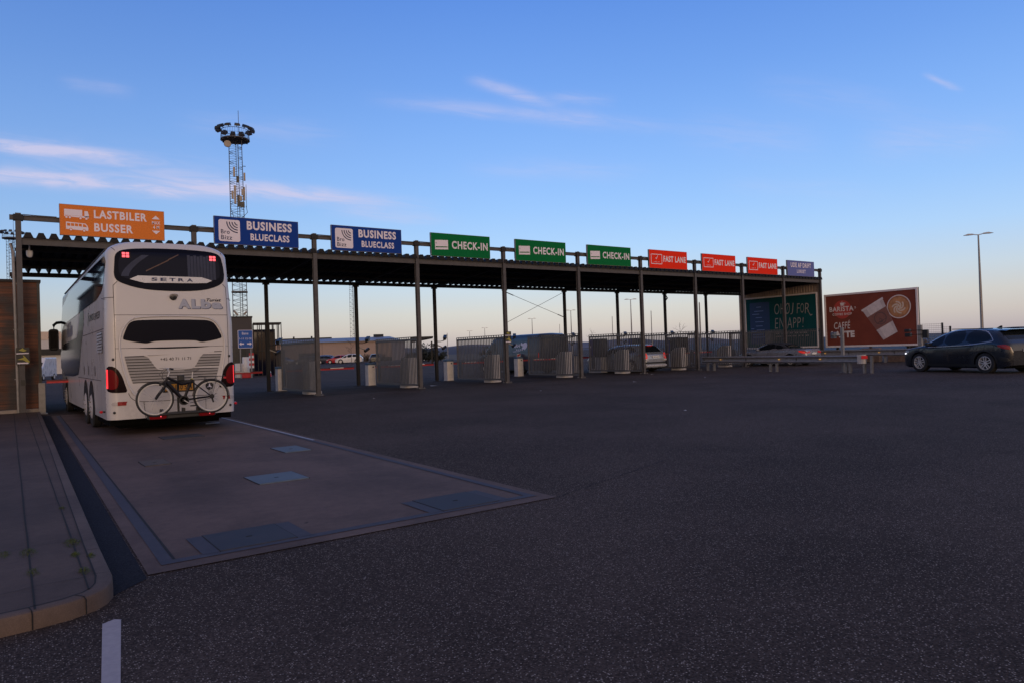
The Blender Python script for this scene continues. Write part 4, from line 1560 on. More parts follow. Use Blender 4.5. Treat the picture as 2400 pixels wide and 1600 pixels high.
# left and right flanks: glass, swoosh, lettering, louvres, doors, wheels
for side in (-1, 1):
    S_ = ss_(.006, side)
    up_ = [(.85, 2.90), (.32, 3.40), (.30, 3.74), (1.0, 3.78), (12.3, 3.78), (12.9, 2.6), (12.9, 2.55), (10.9, 2.93), (5.2, 2.91)]
    surf(chaikin(up_, 1), S_, 22, 60).build('side_glass', DARKGLASS, bus, smooth=True)
    surf(chaikin([(4.72, 2.93), (4.50, 2.60), (4.85, 2.23), (5.36, 1.9), (5.9, 1.40), (6.42, 1.16), (12.9, 1.15), (12.95, 2.18), (6.9, 2.20), (6.35, 2.26), (5.99, 2.58), (5.75, 2.93)], 1), ss_(.005, side), 40, 40).build('lower_glass', GLOSSBLACK, bus, smooth=True)
    s2 = MB()
    S3 = ss_(.0035, side)
    pathstrip(s2, [(.22, 2.82), (.8, 2.88)], .014, S3)
    pathstrip(s2, [(.25, 2.215), (4.75, 2.22)], .014, S3)
    pathstrip(s2, [(.9, 1.14), (6.4, 1.16)], .014, S3)
    for yy in (1.62, 2.75, 3.75, 4.9):
        pathstrip(s2, [(yy, 1.15), (yy, 2.21)], .010, S3)
    for yy in (.95, 2.3, 5.3, 7.5, 9.8):
        pathstrip(s2, [(yy, .36), (yy, 1.14)], .010, S3)
    s2.each('panel_seam', BUSSEAM, bus, normals=False)
    lv_ = MB()
    dk_ = MB()
    for k in range(7):
        z = 1.74 + k * .062
        lv_.add([(side * (1.272 + .004), .52, z + .05), (side * (1.272 + .004), 1.50, z + .05), (side * (1.272 + .022), 1.50, z), (side * (1.272 + .022), .52, z)], [(0, 1, 2, 3)])
        pathstrip(dk_, [(.52, z + .052), (1.50, z + .052)], .024, ss_(.0035, side))
    lo_ = lv_.build('side_louvres', BUSWHITE, bus, normals=False)
    dk_.build('louvre_slits', BUSSEAM, lo_, normals=False)
    hd = MB()
    for yy in (2.09, 3.5, 4.56):
        surf([(yy - .05, 1.24), (yy + .05, 1.24), (yy + .05, 1.46), (yy - .05, 1.46)], ss_(.006, side), 4, 2, hd)
    hd.build('door_handles', BLACK, bus, normals=False)
    tx_ = MB()
    flip = (lambda u, v: S_(-u, v)) if side < 0 else (lambda u, v: S_(u + 4.46, v))
    flip2 = (lambda u, v: S_(-u, v)) if side < 0 else (lambda u, v: S_(u + 18.15, v))
    add_text(tx_, 'KOMBARDO', flip, -3.30, -2.12, 2.50, 2.66, .012)
    add_text(MB(), 'EXPRESSEN', flip, -2.02, -.96, 2.48, 2.635, .012).build('route_lettering', GLOSSBLACK, bus, normals=False)
    tx_.add([flip(-3.50, 2.42), flip(-3.44, 2.42), flip(-3.36, 2.72), flip(-3.44, 2.74)], [(0, 1, 2, 3)])
    tx_.build('route_lettering', GLOSSBLACK, bus, normals=False)
    ta = MB()
    add_text(ta, 'ALba', flip2, -10.15, -8.0, 2.34, 2.80, .05)
    ta.build('company_lettering', SILVER, bus, normals=False)
    for yy in (4.32, 2.98, 10.6):
        ar = [(yy + .58 * cos(radians(a)), .50 + .62 * sin(radians(a))) for a in range(-20, 201, 11)]
        surf(ar, ss_(.008, side), 20, 14).build('wheel_arch', BLACK, bus)
        x0, x1 = (1.10, 1.285)
        wl = MB().lathe([(.30, .0), (.47, .0), (.50, .03), (.50, .16), (.47, .185), (.30, .185)], (side * x0, yy, .50), (side, 0, 0), 28, False).build('wheel', RUBBER, bus, smooth=True)
        MB().lathe([(.001, .225), (.10, .222), (.14, .205), (.25, .20), (.30, .175), (.30, .15)], (side * x0, yy, .50), (side, 0, 0), 28).build('hub_cap', BUSWHITE, wl, smooth=True)
        bl = MB()
        for k in range(10):
            a = 2 * pi * k / 10
            bl.lathe([(.013, .0), (.010, .03)], (side * (x0 + .203), yy + .19 * cos(a), .50 + .19 * sin(a)), (side, 0, 0), 6)
        bl.build('wheel_nuts', GALV, wl)
    MB().tube([(side * 1.10, 12.9, 3.0), (side * 1.36, 13.15, 2.98), (side * 1.45, 13.2, 2.9), (side * 1.45, 13.2, 2.7)], .05, 8).build('mirror_arm', BLACK, bus, smooth=True)
    mr = MB()
    mr.prism([(side * 1.46 + a, 13.1, b) for a, b in rrect(-.15, .15, 2.02, 2.76, .09, 4)], (0, .14, 0))
    mo = mr.build('mirror', BLACK, bus, bevel=.02)
    MB().box(side * 1.46 - .11, side * 1.46 + .11, 13.094, 13.10, 2.10, 2.68).build('mirror_glass', GLOSSBLACK, mo)
# roof rail seen against the canopy
rl = MB()
for side in (-1, 1):
    rl.tube([(side * 1.14, .8, 3.93), (side * 1.15, 6, 3.935), (side * 1.15, 12.2, 3.93)], .025, 6)
rl.build('gutter', BUSSEAM, bus, smooth=True)
MB().box(-.7, .7, 6.2, 8.4, 4.06, 4.16).build('roof_unit', BUSWHITE, bus, bevel=.04)

# ------------------------------------------------------------------ rear bicycle carrier and bicycle
ck = thing('bicycle_carrier', 'black folding carrier with two red lamps mounted low behind the coach', 'bike carrier', (1.655, -10.27, 0))
MB().box(-.62, .68, -.10, .10, .325, .445).box(-.42, .48, -.16, .16, .40, .45).build('platform', BLACK, ck, bevel=.02)
MB().box(-.06, .10, .10, .45, .34, .42).build('tow_arm', BLACK, ck)
MB().tube([(-.02, .06, .42), (-.02, .08, 1.00), (.0, .02, 1.13), (.03, -.10, 1.14)], .022, 8).build('support_post', BLACK, ck, smooth=True)
MB().box(-.05, .07, -.18, -.02, 1.09, 1.22).build('frame_clamp', BLACK, ck, bevel=.02)
for sx in (-.44, .50):
    lo = MB().prism([(sx + a, -.13, b) for a, b in rrect(-.16, .16, .335, .445, .035, 4)], (0, .05, 0)).build('tail_lamp', LENSDIM, ck, bevel=.008)
    MB().lathe([(.001, -.010), (.008, -.006), (.011, 0)], (sx + .05, -.13, .385), (0, 1, 0), 10).build('bulb', LEDHOT, lo)
for sx in (-.36, .06, .34):
    MB().box(sx - .03, sx + .03, -.08, .02, .44, .53).build('wheel_strap', BLACK, ck, bevel=.01)
pb = MB().box(-.26, .30, -.135, -.125, .345, .43).build('number_board', BLACK, ck)

bk = thing('bicycle', 'black city bicycle strapped upright to the carrier behind the coach', 'bicycle', (1.72, -10.40, -.045))
BIKEBLACK = mat('bicycle_paint', (0.007, 0.006, 0.009), 0.4, 0, 0.25, var=0.1)
FWc, RWc = Vector((-.555, 0, .785)), Vector((.525, 0, .785))
WR = .335
for nm, c_, ns in (('front_wheel', FWc, 24), ('rear_wheel', RWc, 28)):
    n = 48
    ty = MB().tube([(c_.x + WR * cos(2 * pi * k / n), 0, c_.z + WR * sin(2 * pi * k / n)) for k in range(n)], .023, 8, closed=True).build(nm, BLACK, bk, smooth=True)
    r_ = WR - .030
    MB().tube([(c_.x + r_ * cos(2 * pi * k / n), 0, c_.z + r_ * sin(2 * pi * k / n)) for k in range(n)], .020, 6, closed=True).build('rim', ALLOY, ty, smooth=True)
    sp = MB()
    for k in range(ns):
        a = 2 * pi * k / ns
        a2 = a + (.55 if k % 2 else -.55)
        sp.rod((c_.x + .02 * cos(a2), (.025 if k % 4 < 2 else -.025), c_.z + .02 * sin(a2)), (c_.x + (r_ - .01) * cos(a), 0, c_.z + (r_ - .01) * sin(a)), .0022, 4)
    sp.build('spokes', CHROME, ty)
    MB().rod((c_.x, -.05, c_.z), (c_.x, .05, c_.z), .020, 10).build('hub', CHROME, ty)
BBp, HT, HB, ST = Vector((-.02, 0, .735)), Vector((-.305, 0, 1.235)), Vector((-.355, 0, 1.12)), Vector((.155, 0, 1.16))
fm = MB()
fm.tube([HB + Vector((.01, 0, .02)), BBp], .040, 8).tube([HT + Vector((.01, 0, -.03)), Vector((-.05, 0, 1.07)), ST + Vector((-.015, 0, -.06))], .031, 8)
fm.tube([BBp, ST], .029, 8).rod(HB, HT, .024, 10)
for s in (-.05, .05):
    fm.tube([BBp + Vector((0, s * .6, 0)), RWc + Vector((0, s, 0))], .018, 6).tube([ST + Vector((0, s * .5, -.05)), RWc + Vector((0, s, 0))], .010, 6)
fm.rod(BBp - Vector((0, .05, 0)), BBp + Vector((0, .05, 0)), .03, 10)
fm.build('frame', BIKEBLACK, bk, smooth=True)
fk = MB()
for s in (-.05, .05):
    fk.tube([HB + Vector((0, s * .5, 0)), HB + Vector((-.03, s, -.10)), FWc + Vector((0, s, 0))], .023, 6)
fk.build('fork', BIKEBLACK, bk, smooth=True)
hb = MB()
hb.tube([HT, HT + Vector((.03, 0, .10)), HT + Vector((-.03, 0, .17))], .014, 8)
hb.tube([HT + Vector((.05, -.27, .15)), HT + Vector((-.03, -.20, .17)), HT + Vector((-.04, 0, .17)), HT + Vector((-.03, .20, .17)), HT + Vector((.05, .27, .15))], .013, 8)
hbo = hb.build('handlebar', CHROME, bk, smooth=True)
MB().rod(HT + Vector((.05, -.29, .15)), HT + Vector((.0, -.225, .165)), .018, 8).rod(HT + Vector((.05, .29, .15)), HT + Vector((.0, .225, .165)), .018, 8).build('grips', BLACK, hbo)
cbx = MB()
cbx.tube([HT + Vector((-.03, -.2, .17)), HT + Vector((-.12, -.12, .08)), HT + Vector((-.10, -.03, -.02)), HB], .004, 5)
cbx.tube([HT + Vector((-.03, .2, .17)), HT + Vector((-.14, .1, .05)), HT + Vector((-.08, .03, -.05)), HB], .004, 5)
cbx.build('brake_cables', BLACK, hbo, smooth=True)
MB().lathe([(.001, -.03), (.035, -.01), (.035, .02), (.001, .04)], HB + Vector((-.10, 0, -.03)), (1, 0, -.2), 10).build('front_lamp', BLACK, bk, smooth=True)
sa = MB()
sa.grid([[(ST.x + .01 + dx, wy * q, ST.z + .185 + dz - .012 * abs(q)) for q in (-1, -.6, 0, .6, 1)] for dx, wy, dz in ((-.15, .015, .012), (-.08, .03, .008), (0, .06, .0), (.07, .085, .006), (.12, .085, .018), (.135, .04, .012))])
sa.grid([[(ST.x + .01 + dx, wy * q, ST.z + .165 + dz * .5) for q in (-1, -.6, 0, .6, 1)] for dx, wy, dz in ((-.15, .015, .03), (-.08, .025, .01), (0, .05, .0), (.07, .075, .006), (.135, .04, .03))])
sa.build('saddle', BLACK, bk, smooth=True)
MB().rod(ST, ST + Vector((.02, 0, .16)), .013, 8).build('seat_post', CHROME, bk)
MB().rod(ST + Vector((-.0, 0, -.015)), ST + Vector((0, 0, .02)), .022, 8).build('seat_clamp', YELLOW, bk)
cr_ = MB().lathe([(.10, -.004), (.10, .004), (.075, .004), (.075, -.004)], BBp + Vector((0, -.06, 0)), (0, 1, 0), 24)
cr_.lathe([(.03, -.006), (.03, .006)], BBp + Vector((0, -.06, 0)), (0, 1, 0), 12)
for k in range(5):
    a = 2 * pi * k / 5
    cr_.rod(BBp + Vector((.02 * cos(a), -.06, .02 * sin(a))), BBp + Vector((.08 * cos(a), -.06, .08 * sin(a))), .006, 5)
cro = cr_.build('chainset', BLACK, bk)
MB().bar(BBp + Vector((0, -.08, 0)), BBp + Vector((.15, -.085, -.11)), .022, .016).build('crank', CHROME, cro)
MB().box(BBp.x + .11, BBp.x + .20, -.19, -.09, BBp.z - .13, BBp.z - .105).build('pedal', BLACK, cro)
MB().bar(BBp + Vector((0, .08, 0)), BBp + Vector((-.15, .085, .11)), .022, .016).build('crank', CHROME, cro)
ch = MB()
for dz in (.085, -.085):
    ch.rod(BBp + Vector((0, -.06, dz)), RWc + Vector((0, -.06, dz * .35)), .006, 5)
ch.build('chain', STEEL_D, bk)
MB().lathe([(.05, -.02), (.04, .02)], RWc + Vector((0, -.05, 0)), (0, 1, 0), 16).bar(RWc + Vector((0, -.06, -.03)), RWc + Vector((.03, -.06, -.13)), .02, .03).build('gears', STEEL_D, bk)
mg = MB()
for c_, a0, a1 in ((RWc, -5, 175), (FWc, 20, 150)):
    arc = [radians(a0 + (a1 - a0) * k / 26) for k in range(27)]
    rr = WR + .035
    mg.grid([[(c_.x + rr * cos(a), y, c_.z + rr * sin(a) - (.01 if abs(y) > .02 else 0)) for a in arc] for y in (-.028, 0, .028)])
mg.build('mudguards', BIKEBLACK, bk, smooth=True)
rk = MB()
rz_ = RWc.z + WR + .085
for y in (-.06, 0, .06):
    rk.rod((RWc.x - .24, y, rz_ + .01), (RWc.x + .28, y, rz_ - .01), .007, 6)
for x in (-.2, 0, .27):
    rk.rod((RWc.x + x, -.06, rz_), (RWc.x + x, .06, rz_), .006, 5)
for y in (-.062, .062):
    rk.rod((RWc.x - .12, y, rz_), (RWc.x, y, RWc.z), .005, 5).rod((RWc.x + .12, y, rz_), (RWc.x, y, RWc.z), .005, 5)
rk.build('luggage_rack', BLACK, bk)
MB().box(RWc.x + .27, RWc.x + .30, -.05, .05, rz_ - .06, rz_ - .02).build('rear_lamp', LAMPRED, bk)

# ------------------------------------------------------------------ cars
def car_paint(name, c, metal=0.0, rough=0.3):
    return mat('paint_' + name, c, rough, metal, 0.5, var=0.04, scale=2, coat=0.6)


CARGLASS = mat('car_glass', (0.008, 0.010, 0.013), 0.05, 0, 0.25, var=0)
SPECS = {
    'suv': dict(L=4.65, W=.935, gc=.20, belt=[(0, .93), (.6, 1.05), (1.6, 1.02), (3.2, .96), (3.7, .93), (4.4, .80), (4.65, .66)],
                top=[(0, .80), (.05, 1.02), (.16, 1.14), (.30, 1.30), (.55, 1.52), (.9, 1.575), (1.7, 1.62), (2.3, 1.60), (2.75, 1.50), (3.2, 1.24), (3.52, 1.03), (4.0, .95), (4.4, .85), (4.6, .70), (4.65, .60)],
                width=[(0, .70), (.08, .82), (.35, .91), (.9, .935), (3.6, .93), (4.2, .88), (4.5, .76), (4.65, .55)], roof=.66,
                wheels=(.88, 3.65), wr=.365, glass=[[(.62, 1.16), (.80, 1.40), (1.1, 1.50), (1.62, 1.545), (1.66, 1.05)], [(1.74, 1.055), (1.72, 1.548), (2.2, 1.53), (2.52, 1.455), (2.55, 1.01)], [(2.62, 1.01), (2.60, 1.43), (2.85, 1.31), (3.2, 1.10), (3.32, .99), (3.3, .98)]],
                ws=(2.62, 3.42), rg=(.20, .58)),
    'estate': dict(L=4.76, W=.905, gc=.17, belt=[(0, .88), (.5, .96), (1.6, .95), (3.0, .90), (3.6, .86), (4.4, .72), (4.76, .58)],
                   top=[(0, .70), (.03, .92), (.10, .985), (.20, 1.08), (.52, 1.38), (.75, 1.455), (1.6, 1.48), (2.3, 1.455), (2.7, 1.38), (3.1, 1.18), (3.55, .93), (4.1, .84), (4.5, .74), (4.72, .60), (4.76, .52)],
                   width=[(0, .74), (.06, .82), (.3, .88), (.8, .905), (3.4, .90), (4.1, .85), (4.5, .72), (4.76, .45)], roof=.62,
                   wheels=(.98, 3.70), wr=.325, glass=[[(.62, 1.06), (.80, 1.30), (1.45, 1.40), (1.48, 1.00)], [(1.56, 1.0), (1.54, 1.405), (2.3, 1.385), (2.34, .96)], [(2.42, .955), (2.40, 1.37), (2.68, 1.29), (3.15, 1.05), (3.32, .92)]],
                   ws=(2.5, 3.45), rg=(.17, .56)),
    'cabrio': dict(L=4.69, W=.925, gc=.16, belt=[(0, .84), (.6, .93), (1.8, .92), (3.0, .88), (3.5, .84), (4.3, .72), (4.69, .58)],
                   top=[(0, .68), (.03, .90), (.10, .955), (.5, .985), (.92, .995), (1.15, 1.06), (1.55, 1.27), (1.95, 1.36), (2.4, 1.375), (2.75, 1.30), (3.2, 1.07), (3.5, .91), (4.0, .83), (4.45, .72), (4.66, .58), (4.69, .50)],
                   width=[(0, .76), (.06, .84), (.3, .905), (.9, .925), (3.4, .915), (4.1, .85), (4.5, .70), (4.69, .45)], roof=.62,
                   wheels=(1.0, 3.76), wr=.335, glass=[[(1.36, 1.0), (1.55, 1.17), (1.9, 1.27), (1.95, .98)], [(2.0, .98), (1.97, 1.28), (2.4, 1.30), (2.72, 1.22), (3.1, 1.03), (3.3, .92)]],
                   ws=(2.6, 3.42), rg=(1.08, 1.48)),
    'hatch': dict(L=4.25, W=.89, gc=.18, belt=[(0, .90), (.5, .98), (1.5, .95), (2.8, .90), (3.2, .87), (3.9, .74), (4.25, .60)],
                  top=[(0, .74), (.04, .98), (.14, 1.10), (.42, 1.40), (.7, 1.47), (1.4, 1.50), (2.0, 1.48), (2.4, 1.39), (2.8, 1.18), (3.15, .97), (3.7, .87), (4.05, .76), (4.22, .62), (4.25, .55)],
                  width=[(0, .72), (.06, .80), (.3, .87), (.8, .89), (3.1, .88), (3.7, .83), (4.05, .70), (4.25, .48)], roof=.61,
                  wheels=(.78, 3.40), wr=.32, glass=[[(.66, 1.08), (.85, 1.34), (1.42, 1.42), (1.45, 1.01)], [(1.53, 1.01), (1.50, 1.425), (2.1, 1.39), (2.45, 1.27), (2.95, .97)]],
                  ws=(2.2, 3.08), rg=(.18, .48)),
}


class Car:
    def __init__(s, kind):
        s.S = SPECS[kind]
        s.top, s.belt, s.wid = pchip(s.S['top']), pchip(s.S['belt']), pchip(s.S['width'])

    def bottom(s, y):
        z = s.S['gc']
        r = s.S['wr'] + .055
        for yw in s.S['wheels']:
            q = r * r - (y - yw) ** 2
            if q > 0:
                z = max(z, s.S['wr'] + sqrt(q))
        if y < .35:
            z = max(z, s.S['gc'] + (.35 - y) * .25)
        if y > s.S['L'] - .3:
            z = max(z, s.S['gc'] + (y - s.S['L'] + .3) * .3)
        return z

    def hw(s, y, z):
        w_, b, t = s.wid(y), s.belt(y), s.top(y)
        b = min(b, t - .04)
        if z <= b:
            k = (z - s.S['gc']) / max(.05, b - s.S['gc'])
            return w_ * (.955 + .045 * sin(pi * min(1, max(0, k)) * .75))
        v = min(1.0, (z - b) / (t - b))
        wb_ = w_ * (.955 + .045 * sin(pi * .75))
        h = t - b
        wt_ = wb_ - (wb_ - s.S['roof'] * w_ / s.S['W']) * min(1.0, h / .55)
        return (wb_ + (wt_ - wb_) * v) * max(0.0, 1 - v ** 5.5) ** (1 / 5.5)

    def topz(s, y, x):
        """height of the upper skin at half-width x"""
        lo, hi = s.belt(y) - .3, s.top(y)
        for _ in range(24):
            m = (lo + hi) / 2
            if s.hw(y, m) > abs(x):
                lo = m
            else:
                hi = m
        return lo

    def body(s):
        L_ = s.S['L']
        ys = sorted(set([round(L_ * (.5 - .5 * cos(pi * k / 70)), 4) for k in range(71)]))
        for yw in s.S['wheels']:
            r = s.S['wr'] + .055
            ys += [yw + r * cos(radians(a)) for a in range(0, 181, 12)]
        ys = sorted(set(round(min(max(y, 0), L_), 4) for y in ys))
        rows = []
        for y in ys:
            zb, b, t = s.bottom(y), s.belt(y), s.top(y)
            b = min(b, t - .04)
            zb = min(zb, b - .02)
            half = [(0.0, zb)]
            for k in range(9):
                z = zb + (b - zb) * k / 8
                half.append((s.hw(y, z), z))
            for k in range(1, 15):
                v = 1 - (1 - k / 14) ** 1.7
                z = b + (t - b) * v
                half.append((s.hw(y, z), z))
            rows.append([(-x, y, z) for x, z in half] + [(x, y, z) for x, z in half[::-1][1:]])
        mb = MB().grid(rows)
        mb.poly(rows[0])
        mb.poly(rows[-1])
        return mb

    def side(s, poly, off, sd, nv=10, nu=14, mb=None, smooth=1):
        p = chaikin(poly, smooth) if smooth else poly
        return surf(p, lambda u, v: (sd * (s.hw(u, v) + off), u, v), nv, nu, mb)

    def upper(s, y0, y1, frac, off=.006, n=12):
        rows = []
        for k in range(n + 1):
            y = y0 + (y1 - y0) * k / n
            wv = s.hw(y, s.top(y) - .10 * (s.top(y) - s.belt(y)) - .02) * frac
            rows.append([(wv * (q / 8), y, s.topz(y, wv * q / 8) + off) for q in range(-8, 9)])
        return MB().grid(rows)


def wheel_set(root, S, W_, spokes=5, detail=True, cover=False):
    r = S['wr']
    for yw in S['wheels']:
        for sd in (-1, 1):
            x0 = W_ - .235
            ty = MB().lathe([(r * .66, 0), (r * .95, 0), (r, .03), (r, .19), (r * .96, .22), (r * .68, .225)], (sd * x0, yw, r), (sd, 0, 0), 28, False).build('wheel', RUBBER, root, smooth=True)
            rm = MB().lathe([(r * .68, .222), (r * .64, .228), (r * .61, .20), (r * .60, .10)], (sd * x0, yw, r), (sd, 0, 0), 28, False)
            if detail:
                for k in range(spokes):
                    a = 2 * pi * k / spokes + .3
                    ca_, sa_ = cos(a), sin(a)
                    px_, pz_ = -sa_, ca_
                    for off in (-.018, .018):
                        rm.bar((sd * (x0 + .205), yw + px_ * off * 1.6 + ca_ * .03, r + pz_ * off * 1.6 + sa_ * .03),
                               (sd * (x0 + .215), yw + px_ * off * 2.6 + ca_ * r * .62, r + pz_ * off * 2.6 + sa_ * r * .62), .030, .022, (sd, 0, 0))
                rm.lathe([(.001, .225), (.045, .222), (.06, .19)], (sd * x0, yw, r), (sd, 0, 0), 14)
            else:
                rm.lathe([(.001, .20), (r * .6, .19)], (sd * x0, yw, r), (sd, 0, 0), 18)
            rm.build('rim', ALLOY, ty, smooth=True, angle=40)
            MB().lathe([(.001, .12), (r * .62, .12)], (sd * x0, yw, r), (sd, 0, 0), 18).build('brake_disc', BLACK, ty)


def make_car(name, label, kind, paint, loc, rz, scale=1.0, group=None, detail=True, roof_m=None, arches=False, chrome=True, lamps=True):
    c = Car(kind)
    S = c.S
    L_, W_ = S['L'], S['W']
    t = thing(name, label, 'car', loc, rz, group, scale)
    c.body().build('body', paint, t, smooth=True, angle=32)
    ub = MB().box(-W_ * .80, W_ * .80, .25, L_ - .3, S['gc'] - .03, S['gc'] + .35)
    for yw in S['wheels']:
        ub.box(-W_ * .72, W_ * .72, yw - S['wr'] - .04, yw + S['wr'] + .04, S['gc'] + .1, S['wr'] * 2 + .02)
    ub.build('underbody', CHASSIS, t)
    for sd in (-1, 1):
        for g in S['glass']:
            c.side(g, .005, sd).build('side_window', CARGLASS, t, smooth=True)
    c.upper(S['ws'][0], S['ws'][1], .90).build('windscreen', CARGLASS, t, smooth=True)
    c.upper(S['rg'][0], S['rg'][1], .86).build('rear_window', CARGLASS, t, smooth=True)
    wheel_set(t, S, W_, detail=detail)
    if roof_m:
        ro = c.upper(S['rg'][0] - .10, S['ws'][0] + .02, .985, .004, 20)
        ro.build('soft_top', roof_m, t, smooth=True)
        for sd in (-1, 1):
            g = S['glass']
            rows = []
            for k in range(25):
                y = S['rg'][0] - .06 + (S['ws'][0] - S['rg'][0] + .06) * k / 24
                b = c.belt(y) + .10
                tt = c.top(y)
                rows.append([(sd * (c.hw(y, b + (tt - .01 - b) * q / 7) + .003), y, b + (tt - .01 - b) * q / 7) for q in range(8)])
            MB().grid(rows).build('soft_top', roof_m, t, smooth=True)
    # door seams and handles
    if detail:
        se = MB()
        hd = MB()
        for sd in (-1, 1):
            fn = lambda u, v, sd=sd: (sd * (c.hw(u, v) + .003), u, v)
            ya, yb_, yc = (1.22, 2.36, 3.35) if kind != 'cabrio' else (1.72, 1.72, 3.15)
            for yy, z1 in ((ya if kind != 'cabrio' else 1.72, .95), (yb_, .95), (yc, .90)):
                pathstrip(se, [(yy - (.10 if yy == ya else 0), z1), (yy + (.14 if yy == ya else 0), .62), (yy + (.16 if yy == ya else -.02), .34)], .012, fn)
            pathstrip(se, [(ya + .2, .30), (yc - .05, .30)], .012, fn)
            for yy in ((1.34, 2.46) if kind != 'cabrio' else (1.82,)):
                c.side([(yy, .80), (yy + .19, .79), (yy + .19, .825), (yy, .835)], .014, sd, 3, 4, hd, 0)
        se.build('door_seams', BUSSEAM, t, normals=False)
        hd.build('door_handles', paint, t)
        for sd in (-1, 1):
            ym = S['ws'][0] + .42
            xm = c.hw(ym, c.belt(ym))
            zm = c.belt(ym) + .10
            MB().prism([(sd * (xm + .04), ym + a, zm + b) for a, b in rrect(-.07, .07, -.075, .075, .04, 3)], (sd * .20, .02, 0)).bar((sd * (xm - .03), ym, zm - .06), (sd * (xm + .08), ym, zm - .03), .05, .03).build('mirror', paint, t, bevel=.02)
    if lamps:
        for sd in (-1, 1):
            tl = MB()
            z0 = c.belt(.2) - .02
            c.side([(.02, z0 - .13), (.05, z0 + .03), (.24, z0 + .06), (.44, z0 + .03), (.34, z0 - .04), (.14, z0 - .10)], .012, sd, 8, 8, tl, 1)
            tl.build('tail_light', REFRED, t, smooth=True)
            hl = MB()
            zf = c.belt(L_ - .3) - .03
            c.side([(L_ - .55, zf + .03), (L_ - .30, zf + .03), (L_ - .10, zf - .06), (L_ - .12, zf - .12), (L_ - .40, zf - .06)], .010, sd, 6, 8, hl, 1)
            hl.build('headlight', LAMPCLEAR, t, smooth=True)
    return t, c


def plate_rear(t, c, z, y, m=PLATE_W, txt=None, wd=.26):
    pl_ = MB().box(-wd, wd, y - .012, y, z - .055, z + .055).build('number_plate', m, t)
    if txt:
        b = MB()
        add_text(b, txt, lambda u, v: (u, y - .016, v), -wd + .05, wd - .03, z - .035, z + .035, .01)
        b.build('plate_lettering', BLACK, pl_, normals=False)


# dark SUV at the right edge
DKBLUE = car_paint('dark_blue_grey', (0.013, 0.016, 0.025), .3, .28)
suv, c_ = make_car('parked_suv', 'dark blue-grey SUV crossing the open asphalt at the right edge', 'suv', DKBLUE, (0, 0, 0), 0, 1.10)
suv.scale = (1.10, 1.10, 1.055)
S = c_.S
for sd in (-1, 1):
    cl = MB()
    line = [(3.42, .965), (3.3, 1.06), (2.9, 1.31), (2.6, 1.46), (2.2, 1.555), (1.66, 1.575), (1.1, 1.535), (.82, 1.44), (.56, 1.17), (.62, 1.13), (1.4, 1.02), (2.6, .975), (3.42, .955)]
    pathstrip(cl, chaikin(line, 1, False), .020, lambda u, v, sd=sd: (sd * (c_.hw(u, v) + .009), u, v))
    cl.build('chrome_trim', CHROME, suv, normals=False)
    for yw in S['wheels']:
        am = MB()
        r0, r1 = S['wr'] + .05, S['wr'] + .115
        n = 20
        am.grid([[(sd * (c_.hw(yw + r * cos(pi * k / n), S['wr'] + r * sin(pi * k / n)) + .008), yw + r * cos(pi * k / n), S['wr'] + r * sin(pi * k / n)) for k in range(n + 1)] for r in (r0, r1)])
        am.build('arch_trim', STEEL_D, suv, smooth=True)
    sl_ = MB()
    c_.side([(1.2, .24), (3.3, .24), (3.3, .33), (1.2, .33)], .012, sd, 3, 12, sl_, 0)
    sl_.build('sill_trim', BLACK, suv)
    hl = MB()
    c_.side([(4.30, .70), (4.42, .70), (4.42, .74), (4.30, .74)], .016, sd, 3, 3, hl, 0)
    hl.build('running_light', HEADLAMP, suv)
    c_.side([(.03, .42), (.30, .42), (.42, .60), (.05, .58)], .010, sd, 5, 6, MB(), 1).build('bumper_trim', BLACK, suv)
    MB().rod((sd * .60, .8, 1.585), (sd * .62, 2.4, 1.615), .018, 6).build('roof_rail', BLACK, suv)
sp_l = MB().grid([[(q / 6 * .60, y, c_.topz(.62, q / 6 * .60) + dz) for q in range(-6, 7)] for y, dz in ((.70, .012), (.45, .015), (.30, -.005), (.32, -.03), (.6, -.01))])
sp_l.build('spoiler', DKBLUE, suv, smooth=True)
MB().prism([(-.015, .95, 1.585), (-.015, 1.16, 1.60), (-.015, 1.0, 1.68), (-.015, .95, 1.685)], (.03, 0, 0)).build('antenna_fin', BLACK, suv)
plate_rear(suv, c_, .80, -.01)
# wheels at 30.2,-12.0 front / 29.15,-14.75 rear in the lot
fwp, rwp = Vector((30.05, -12.05)), Vector((29.0, -14.90))
d_ = (fwp - rwp).normalized()
ang = atan2(-d_.x, d_.y)
off = Vector((cos(ang), sin(ang)))
org = rwp - d_ * (.88 * 1.10) + off * (.93 * 1.10)
suv.location = (org.x, org.y, 0)
suv.rotation_euler = (0, 0, ang)

# silver estate car in the sixth lane
SILV = car_paint('silver', (0.30, 0.32, 0.36), .5, .30)
est, c_ = make_car('estate_car', 'silver estate car entering the lane between two gates, rear lights facing us', 'estate', SILV, (28.30, 1.15, 0), radians(1.5), 1.05)
for sd in (-1, 1):
    tl = MB()
    tl.prism([(sd * .66, -.012, .72), (sd * .86, .03, .70), (sd * .84, .10, 1.02), (sd * .70, .03, 1.0), (sd * .64, .00, .86)], (0, .06, 0))
    tl.build('tail_cluster', mat('lamp_bright_red', (0.62, 0.02, 0.015), 0.2, emit=(1, .05, .03), estr=.25, var=0), est)
    MB().box(sd * .70 - .12, sd * .70 + .12, -.03, .05, .60, .69).build('reversing_lamp', LAMPCLEAR, est, bevel=.01)
    MB().rod((sd * .58, .75, 1.50), (sd * .58, 2.5, 1.49), .018, 6).build('roof_rail', CHROME, est)
MB().box(-.80, .80, -.05, .10, .30, .40).build('bumper_trim', CHROME, est, bevel=.02)
MB().box(-.80, .80, -.045, .10, .46, .54).build('bumper_strip', BLACK, est, bevel=.02)
